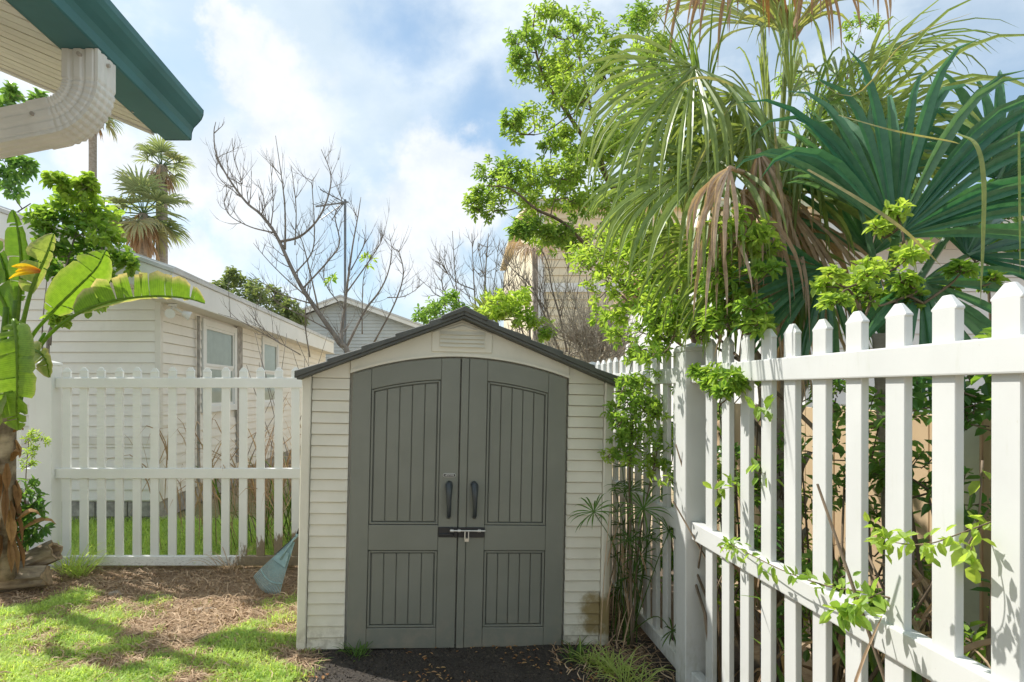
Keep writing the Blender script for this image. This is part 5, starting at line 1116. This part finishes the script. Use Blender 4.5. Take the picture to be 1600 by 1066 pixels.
# umbrella sedge
random.seed(125)
um = thing('umbrella_sedge', 'umbrella sedge with spidery leaf heads beside the shed wall', 'plant', (1.22, 3.72, 0)); sb = MB()
for (u, v, Y, r, nn, tn) in ((928, 800, 3.44, 44, 20, .8), (985, 765, 3.6, 40, 18, .5), (1005, 795, 3.4, 48, 18, .6), (975, 770, 3.7, 34, 14, .4), (1045, 830, 3.35, 34, 14, .3), (985, 845, 3.55, 36, 14, .3), (1050, 985, 3.28, 30, 10, .1), (965, 800, 3.75, 40, 14, .1), (1000, 870, 3.6, 40, 14, .2), (960, 870, 3.8, 36, 12, .1), (1020, 760, 3.7, 30, 12, .4), (972, 730, 3.8, 34, 14, .1), (960, 760, 3.85, 34, 14, .0), (975, 820, 3.8, 40, 16, .0), (990, 900, 3.7, 34, 14, .1), (968, 920, 3.8, 34, 12, .0), (1010, 840, 3.6, 38, 14, .2), (955, 840, 3.9, 36, 14, .0), (985, 700, 3.8, 30, 12, .2)):
    hub = A(u, v, Y); b0 = Vector((1.2 + random.gauss(0, .03), 3.72 + random.gauss(0, .05), 0)); sb.tint = (.3, .1, 0)
    mid = b0.lerp(hub, .55) + Vector((.04, 0, .12)); limb(sb, [b0, mid, hub], .004, .0025, 5)
    hd = MB(); ax = (hub - mid).normalized()
    for i in range(nn):
        a = i * 2.399; o1 = ax.orthogonal().normalized(); o1.rotate(Matrix.Rotation(a, 3, ax)); hd.tint = (min(1, max(0, tn + random.gauss(0, .2))), 0.02, 0)
        hd.blade(hub, o1 * 1.0 + ax * random.uniform(.0, .5), ax, r * Y / F * random.uniform(.75, 1.15), .0115, .45, 5)
    hd.build('leaf_head', M['sedge'], um)
sb.build('stems', M['sedge'], um)
dm = MB()
for i in range(40):
    p = Vector((1.19 + random.gauss(0, .05), 3.72 + random.gauss(0, .10), random.uniform(.05, .8))); dm.tint = (random.random(), random.random() * .5, 0); dm.blade(p, Vector((random.gauss(0, .3), random.gauss(0, .3), -1)), rv(), random.uniform(.15, .4), .010, .4, 5)
dm.build('dead_leaves', M['straw'], um, kind='stuff')

# ------------------------------------------------------------------ big torn-leaved plant at the left edge
random.seed(131); Yn = 4.5
bn = thing('banana_plant', 'banana-like plant with torn paddle leaves at the left edge', 'plant', (-3.52, 4.5, 0))
def paddle(pts, w1, w2, s1, s2, tint, tears=5, dry=.35, n=26, seed=1, name='leaf', curl=.15, lab=None, frm=.12, mat='banana'):
    random.seed(seed); s = spline(pts, max(4, n // (len(pts) - 1))); m = len(s) - 1; mb = MB(); mb.tint = (1, 0, 0)
    mb.tube(s, [.016 * (1 - .8 * i / m) + .002 for i in range(m + 1)], 6)
    for w, sv in ((w1, s1), (w2, s2)):
        if not w: continue
        sv = Vector(sv).normalized(); cuts = sorted(random.sample(range(2, m), min(tears, m - 2))); shift = 0; i = int(frm * m)
        lobe = 0
        while i < m:
            j = min([c for c in cuts if c > i] + [m]); lean = random.gauss(.10, .10); dz = random.gauss(0, .10); sh = random.uniform(.82, 1.05); rows = []
            for k in range(i, j + 1):
                t_ = (k - frm * m) / (m - frm * m); prof_ = max(.03, (math.sin(math.pi * min(1, max(0, t_ * .94 + .05)) ** .8)) ** .65)
                d = (s[min(k+1, m)] - s[max(k-1, 0)]).normalized(); v_ = (sv - d * sv.dot(d)).normalized(); nn = d.cross(v_)
                q = s[k] - (d * .006 if k == j and j < m else Vector((0, 0, 0)))
                e = w * prof_ * sh * (1 if i < k < j or m - j < 2 else .84) * random.uniform(.97, 1.03)
                row = []
                for c in range(6):
                    f = c / 5; mb.tint = (min(1, max(0, tint[0] + .1 * math.sin(k * 2.1) + random.gauss(0, .04))), tint[1] + (dry * max(0, f - .7) / .3 * random.uniform(.5, 1.2) if f > .7 else 0), t_)
                    row.append(mb.V(q + v_ * e * f + d * e * f * lean + nn * (math.sin(f * 2.2) * e * curl + dz * e * f * f) + Vector((0, 0, -1)) * e * f * f * curl * .9 + nn * .006 * (k % 2)))
                rows.append(row)
            for r0, r1 in zip(rows, rows[1:]):
                for c in range(5): mb.Fc(r0[c], r0[c+1], r1[c+1], r1[c])
            i = j
    o = mb.build(name, M[mat], bn, smooth=True)
    if lab: o['label'] = lab
    return o
def B(u, v, dy=0): return A(u, v, Yn + dy)
paddle([B(20, 640), B(60, 545), B(110, 497), B(170, 472), B(235, 463), B(290, 466), B(320, 474)], 0.235, .20, (0, -.15, 1), (.1, 1, .05), (.5, 0), 17, 1.3, 34, 1, curl=.07, frm=.38, lab='long arching torn leaf with dry grey edge')
paddle([B(15, 620, .1), B(45, 535, .1), B(80, 490, .1), B(118, 452, .1), B(150, 420, .1), B(165, 392, .1)], .20, .17, (-.6, -.3, .7), (.5, .8, -.3), (.65, 0), 8, .35, 30, 2, curl=.10, frm=.4)
paddle([B(24, 520), B(30, 470), B(33, 410), B(28, 360), B(20, 328)], .10, .09, (-1, -.3, .2), (1, -.3, .2), (.3, 0), 5, .1, 24, 3, frm=.25)
paddle([B(32, 520, -.1), B(50, 450, -.1), B(72, 400, -.1), B(84, 365, -.1)], .17, .05, (-1, -.2, .1), (1, .3, 0), (.9, .25), 5, .6, 24, 4, frm=.3, lab='fading pale leaf with shrivelled edge')
paddle([B(22, 500, -.35), B(27, 535, -.42), B(28, 590, -.44), B(27, 640, -.42), B(30, 672, -.40)], .17, .17, (1, -.25, .1), (-1, -.25, .1), (.6, 0), 7, .25, 30, 5, curl=.05, frm=.05, lab='drooping leaf hanging in front of the stem')
paddle([B(20, 520, .1), B(5, 470, .1), B(-25, 430, .1), B(-60, 420, .1)], .20, .16, (.2, -.3, 1), (-.3, .2, -1), (.15, 0), 4, .1, 22, 6, frm=.15)
paddle([B(20, 500, .2), B(10, 430, .2), B(-8, 385, .2), B(-40, 360, .2)], .12, .12, (.4, -.5, .8), (-.4, .3, -.8), (.1, 0), 5, .15, 22, 7, frm=.2)
paddle([B(25, 600, -.2), B(0, 610, -.35), B(-20, 650, -.42), B(-30, 700, -.4)], .20, .16, (1, -.3, .3), (-1, -.3, 0), (.85, .12), 4, .3, 20, 9, frm=.1)
paddle([B(30, 560, -.15), B(55, 548, -.25), B(72, 562, -.3), B(78, 590, -.3)], .10, .10, (.6, -.2, .8), (-.5, -.5, -.5), (.3, .3), 4, .8, 20, 10, frm=.15, lab='small leaf with bleached torn tip')
# withered yellow leaf with an orange base
ym = leafmat('withered_yellow_leaf', (.62, .40, .02), (.70, .50, .03), dry=(.42, .10, .015), trans=.4, rough=.5); M['yellow_leaf'] = ym
mb = MB()
for (u, v, w, g) in ((18, 417, .055, 0), (14, 436, .05, 0), (24, 425, .05, 0)):
    p0 = B(62, 424, -.3); p1 = B(u, v, -.35); sd_ = (p1 - p0).normalized().cross(Vector((0, -1, .3))).normalized(); rows = []
    for i in range(7):
        t_ = i / 6; q = p0.lerp(p1, t_) + Vector((0, -.02 * math.sin(t_ * 3), .015 * math.sin(t_ * 3))); wi = w * math.sin(math.pi * (.18 + .8 * t_)) ; mb.tint = (random.random(), max(0, 1 - t_ * 2.6), 0)
        rows.append((mb.V(q - sd_ * wi * .5), mb.V(q + Vector((0, .01, 0))), mb.V(q + sd_ * wi * .5)))
    for r0, r1 in zip(rows, rows[1:]): mb.Fc(r0[0], r0[1], r1[1], r1[0]); mb.Fc(r0[1], r0[2], r1[2], r1[1])
o = mb.build('withered_leaf', ym, bn); o['label'] = 'yellow withered leaf with orange base'
# green leaf stalks, then the brown stem with hanging dead sheaths
for (a, b_, c_2, r0) in (((14, 640), (18, 560), (26, 470), .040), ((22, 650), (34, 560), (36, 500), .034), ((6, 650), (4, 560), (10, 480), .036), ((28, 640), (44, 570), (70, 520), .022)):
    mb = MB(); mb.tint = (.55, 0, 0); limb(mb, [B(*a), B(*b_), B(*c_2)], r0, r0 * .55, 8); mb.build('leaf_stalk', M['banana'], bn, smooth=True)
mb = MB(); limb(mb, [B(8, 905), B(10, 800), B(10, 720), B(12, 630)], .070, .062, 10); mb.build('stem', M['log'], bn, smooth=True)
random.seed(137); shm = leafmat('dead_sheath', (.25, .13, .055), (.46, .29, .14), dry=(.13, .07, .035), trans=.1, rough=.8, spec=.2); M['sheath'] = shm
for i in range(34):
    a = random.uniform(-2.9, .4); z_ = random.uniform(.35, 1.42); b = MB(); b.tint = (random.random(), random.random() * .7, 0)
    p = B(14, 700); p = Vector((p.x + math.cos(a) * .062 - .015, p.y + math.sin(a) * .062, z_)); o_ = Vector((math.cos(a), math.sin(a), 0))
    b.blade(p, o_ * random.uniform(.15, .6) + Vector((0, 0, random.choice((-1, -1, -1, .4)))), o_ + Vector((0, 0, .3)), random.uniform(.14, .34), random.uniform(.03, .075), .9, 6, fold=.5); b.build('dead_sheath', shm, bn)
# dark glossy plant at its foot, with a fern-like shoot
random.seed(139)
leafy('shrub', 'dark glossy low shrub at the foot of the banana-like plant', 'shrub', drop(B(35, 860, .2)), [([drop(B(30, 860, .2)), B(36, 800, .2), B(45, 760, .15)], .010, .004)],
      [(A(u, v, 4.62), r * 4.6 / F, (tn, 0)) for u, v, r, tn in ((35, 765, 16, .4), (48, 785, 18, .3), (60, 800, 14, .2), (30, 800, 18, .2), (20, 830, 22, .0), (40, 830, 20, .0), (10, 850, 22, .0), (55, 825, 12, .2), (30, 850, 20, .0))], M['glossy'], M['bark'], .085, .032, n=7, k=6, jit=.06, seed=140, rw=.004, part=('stems', 'leaves'), up=.1)
leafy('shrub', 'light feathery shoot between brown stem and fence post', 'shrub', drop(B(40, 840, .35)), [([drop(B(40, 840, .35)), B(40, 760, .35), B(45, 690, .3)], .006, .003)],
      [(A(u, v, 4.8), r * 4.8 / F, (tn, 0)) for u, v, r, tn in ((45, 685, 14, .9), (60, 690, 12, .8), (50, 710, 12, .8), (42, 730, 10, .6))], M['lime'], M['bark'], .045, .012, n=8, k=8, jit=.04, seed=142, rw=.003, part=('stems', 'leaves'))
strap_plant('tuft of long grass between the log and the fence post', -3.18, 4.98, 60, .34, .010, 'grass', 144, (.5, .12), 1.1, .6, 'grass_tuft', 'tufts of long grass', 'blade', 'grass')
strap_plant('second grass tuft at the foot of the fence post', -3.32, 5.05, 40, .42, .009, 'grass', 145, (.4, .15), 1.2, .6, 'grass_tuft', 'tufts of long grass', 'blade', 'grass')
strap_plant('dry grass tuft drooping over the mossy bottom rail', -1.92, 5.12, 26, .42, .008, 'straw', 146, (.7, 0), 1.0, .7, 'grass_tuft', 'tufts of long grass', 'blade', 'grass')
strap_plant('green tuft growing at the left front foot of shed door', -.52, 3.50, 34, .15, .008, 'sedge', 147, (.8, 0), .9, .5, 'weed', 'weeds along the shed base', 'blade', 'weed')
strap_plant('small weed at the right front corner of the shed', .83, 3.52, 30, .16, .010, 'sedge', 148, (.9, 0), .9, .5, 'weed', 'weeds along the shed base', 'blade', 'weed')
for q, (x, y, n_, l_) in enumerate(((1.0, 3.30, 70, .24), (.90, 3.42, 40, .2), (1.05, 3.14, 50, .26))):
    strap_plant(('mixed green and tan grass clump at the right below the shed corner', 'low grass clump against the right end of the shed', 'front grass clump near the fence post, partly tan')[q], x, y, n_, l_, .008, 'grass', 150 + q, (.2, .28), .8, .8, 'grass_tuft', 'tufts of long grass', 'blade', 'grass')
b = MB(); b.tint = (.8, 0, 0); s = limb(b, [(.98, 3.5, 0), (1.0, 3.48, .5), (1.03, 3.45, .95)], .0035, .002, 5); tag(b.build('dry_stalk', M['straw']), 'single tall dry stalk standing before the stained shed wall', 'dead plant')
# dry reeds between the back fence and the beige house
random.seed(161)
rd = thing('reed_clump', 'tall dry tan reeds behind the mossy end of back fence', 'plant', (-1.75, 6.0, 0)); tall = MB()
for i in range(190):
    x_ = -1.55 + random.gauss(0, .32) if i < 150 else -2.5 + random.gauss(0, .35); y_ = 5.8 + random.gauss(0, .2); hh = random.uniform(.6, 1.55); tall.tint = (random.random(), max(0, random.gauss(.1, .25)), 0)
    tall.blade((x_, max(5.42, y_), random.uniform(0, .5)), Vector((random.gauss(0, .25), random.gauss(0, .2), 1)), rv(), hh * .9, random.uniform(.008, .018), random.uniform(.3, 1.6), 7)
tall.build('dead_blades', M['straw'], rd, kind='stuff'); g2 = MB()
for i in range(60):
    g2.tint = (random.random(), .1, 0); g2.blade((-1.6 + random.gauss(0, .35), 5.75 + random.gauss(0, .15), 0), Vector((random.gauss(0, .3), random.gauss(0, .2), 1)), rv(), random.uniform(.5, 1.4), .016, .8, 7)
g2.build('green_blades', M['sedge'], rd, kind='stuff')
sm = MB()
for i in range(14):
    p = Vector((-1.6 + random.gauss(0, .4), 6.0, 0)); limb(sm, [p, p + Vector((random.gauss(0, .1), 0, .8)), p + Vector((random.gauss(0, .3), random.gauss(0, .2), random.uniform(1.4, 2.3)))], .007, .003, 4)
sm.build('stalks', M['grey_twig'], rd, smooth=True)

# ------------------------------------------------------------------ log, rake
random.seed(171)
def log(name, label, p0, p1, r0, r1, hollow, seed):
    random.seed(seed); p0, p1 = Vector(p0), Vector(p1); root = thing(name, label, 'log', p0, group='weathered logs by the banana-like plant'); mb = MB(); d = (p1 - p0).normalized(); u_ = d.orthogonal().normalized(); w_ = d.cross(u_); n, m = 18, 9; rings = []
    bump_ = [random.uniform(.84, 1.14) for _ in range(n)]
    for i in range(m + 1):
        t_ = i / m; r = r0 + (r1 - r0) * t_
        rings.append([mb.V(p0.lerp(p1, t_) + (u_ * math.cos(6.283 * k / n) + w_ * math.sin(6.283 * k / n)) * r * bump_[k] * (1 + .10 * math.sin(t_ * 5 + k * 1.7)) + d * random.uniform(-.02, .02)) for k in range(n)])
    for a, b in zip(rings, rings[1:]):
        for k in range(n): mb.Fc(a[k], a[(k+1) % n], b[(k+1) % n], b[k])
    mb.Fc(*rings[0]); body = mb.build('bark', M['log'], root)
    c = MB(); e = [Vector(mb.v[i]) for i in rings[-1]]; ctr = p1
    if hollow:
        inn = [c.V(ctr.lerp(q, .70) + d * .002) for q in e]; out = [c.V(q + d * .003) for q in e]; dp = [c.V(ctr.lerp(q, .62) - d * .10) for q in e]
        for k in range(n): c.Fc(out[k], out[(k+1) % n], inn[(k+1) % n], inn[k]); c.Fc(inn[k], inn[(k+1) % n], dp[(k+1) % n], dp[k])
        c.Fc(*dp)
    else: c.Fc(*[c.V(q + d * .003) for q in e])
    c.build('cut_end', M['cut_wood'], root); return root
log('log', 'hollow-ended weathered log propped up towards the fence post', (-3.72, 4.72, .10), (-3.27, 4.80, .29), .075, .085, True, 172)
log('log', 'broken grey log lying flat in front of the hollow one', (-3.95, 4.55, .08), (-3.22, 4.62, .13), .11, .075, False, 173)
random.seed(175)
rk_ = thing('leaf_rake', 'teal metal leaf rake leaning tines down against the shed side', 'rake', (-1.35, 4.6, 0))
top = A(463, 838, 4.72); L0 = A(395, 903, 4.62); R0 = A(436, 932, 4.52); nT = 22
tips = [L0.lerp(R0, i / (nT - 1)) + (R0 - L0).cross(Vector((0, -1, .2))).normalized() * (.045 * math.sin(math.pi * i / (nT - 1))) for i in range(nT)]
nrm = (L0 - top).cross(R0 - top).normalized()
if nrm.y > 0: nrm = -nrm
R2 = [A(395 + (470 - 395) * .02, 903, 4.62)]
tb_ = MB(); tb_.box(-.0035, .0035, -.0012, .0012, 0, 1)
for i, tp in enumerate(tips):
    mb = MB(); st = top.lerp(tp, .10); s = [st, st.lerp(tp, .5) + nrm * .012, st.lerp(tp, .93) + nrm * .008, tp - nrm * .03]
    pts_ = spline(s, 3); sd_ = (R0 - L0).normalized(); rows = []
    for k, q in enumerate(pts_):
        wd = .0026 + .0012 * k / len(pts_); rows.append([mb.V(q - sd_ * wd + nrm * .001), mb.V(q + sd_ * wd + nrm * .001), mb.V(q + sd_ * wd - nrm * .001), mb.V(q - sd_ * wd - nrm * .001)])
    for a, b in zip(rows, rows[1:]):
        for k in range(4): mb.Fc(a[k], a[(k+1) % 4], b[(k+1) % 4], b[k])
    mb.Fc(*rows[-1]); mb.build('tine', M['rake_teal'], rk_)
def band(f, w, nm, bow=0.):
    mb = MB(); pts_ = [top.lerp(tp, f) + nrm * .016 for tp in tips]; mb.tube(pts_, w, 6); return mb.build(nm, M['rake_teal'], rk_)
band(.80, .006, 'spreader_bar'); band(.42, .007, 'spreader_bar')
mb = MB(); a0, a1 = top.lerp(tips[2], .30), top.lerp(tips[-3], .30); b0, b1 = top.lerp(tips[1], .55), top.lerp(tips[-2], .55)
P4 = [a0, a1, b1, b0]; fr = [mb.V(p + nrm * .026) for p in P4]; bk = [mb.V(p + nrm * .018) for p in P4]; mb.Fc(*fr); mb.Fc(*bk[::-1])
for k in range(4): mb.Fc(fr[k], bk[k], bk[(k+1) % 4], fr[(k+1) % 4])
mb.build('brace_plate', M['rake_teal'], rk_, bevel=.004)
mb = MB(); e = L0.lerp(R0, .5); mb.tube([top.lerp(e, .48) + nrm * .036, top.lerp(e, .1) + nrm * .02, top, top + (top - e).normalized() * .10], [.006, .009, .013, .014], 8); mb.build('ferrule', M['rake_teal'], rk_, smooth=True)
hd = (top - e).normalized(); hend = top + hd * .35; he = Vector((-.93, 4.62, 1.05))
mb = MB(); mb.tube([top + hd * .02, top + (he - top) * .5, he], .012, 8); mb.build('handle', M['rake_wood'], rk_, smooth=True)
mb = MB(); mb.tube([top + nrm * .014, L0.lerp(top, .55) + nrm * .018 - (R0 - L0).normalized() * .004], .004, 6); mb.build('brace_rod', M['rake_wood'], rk_)
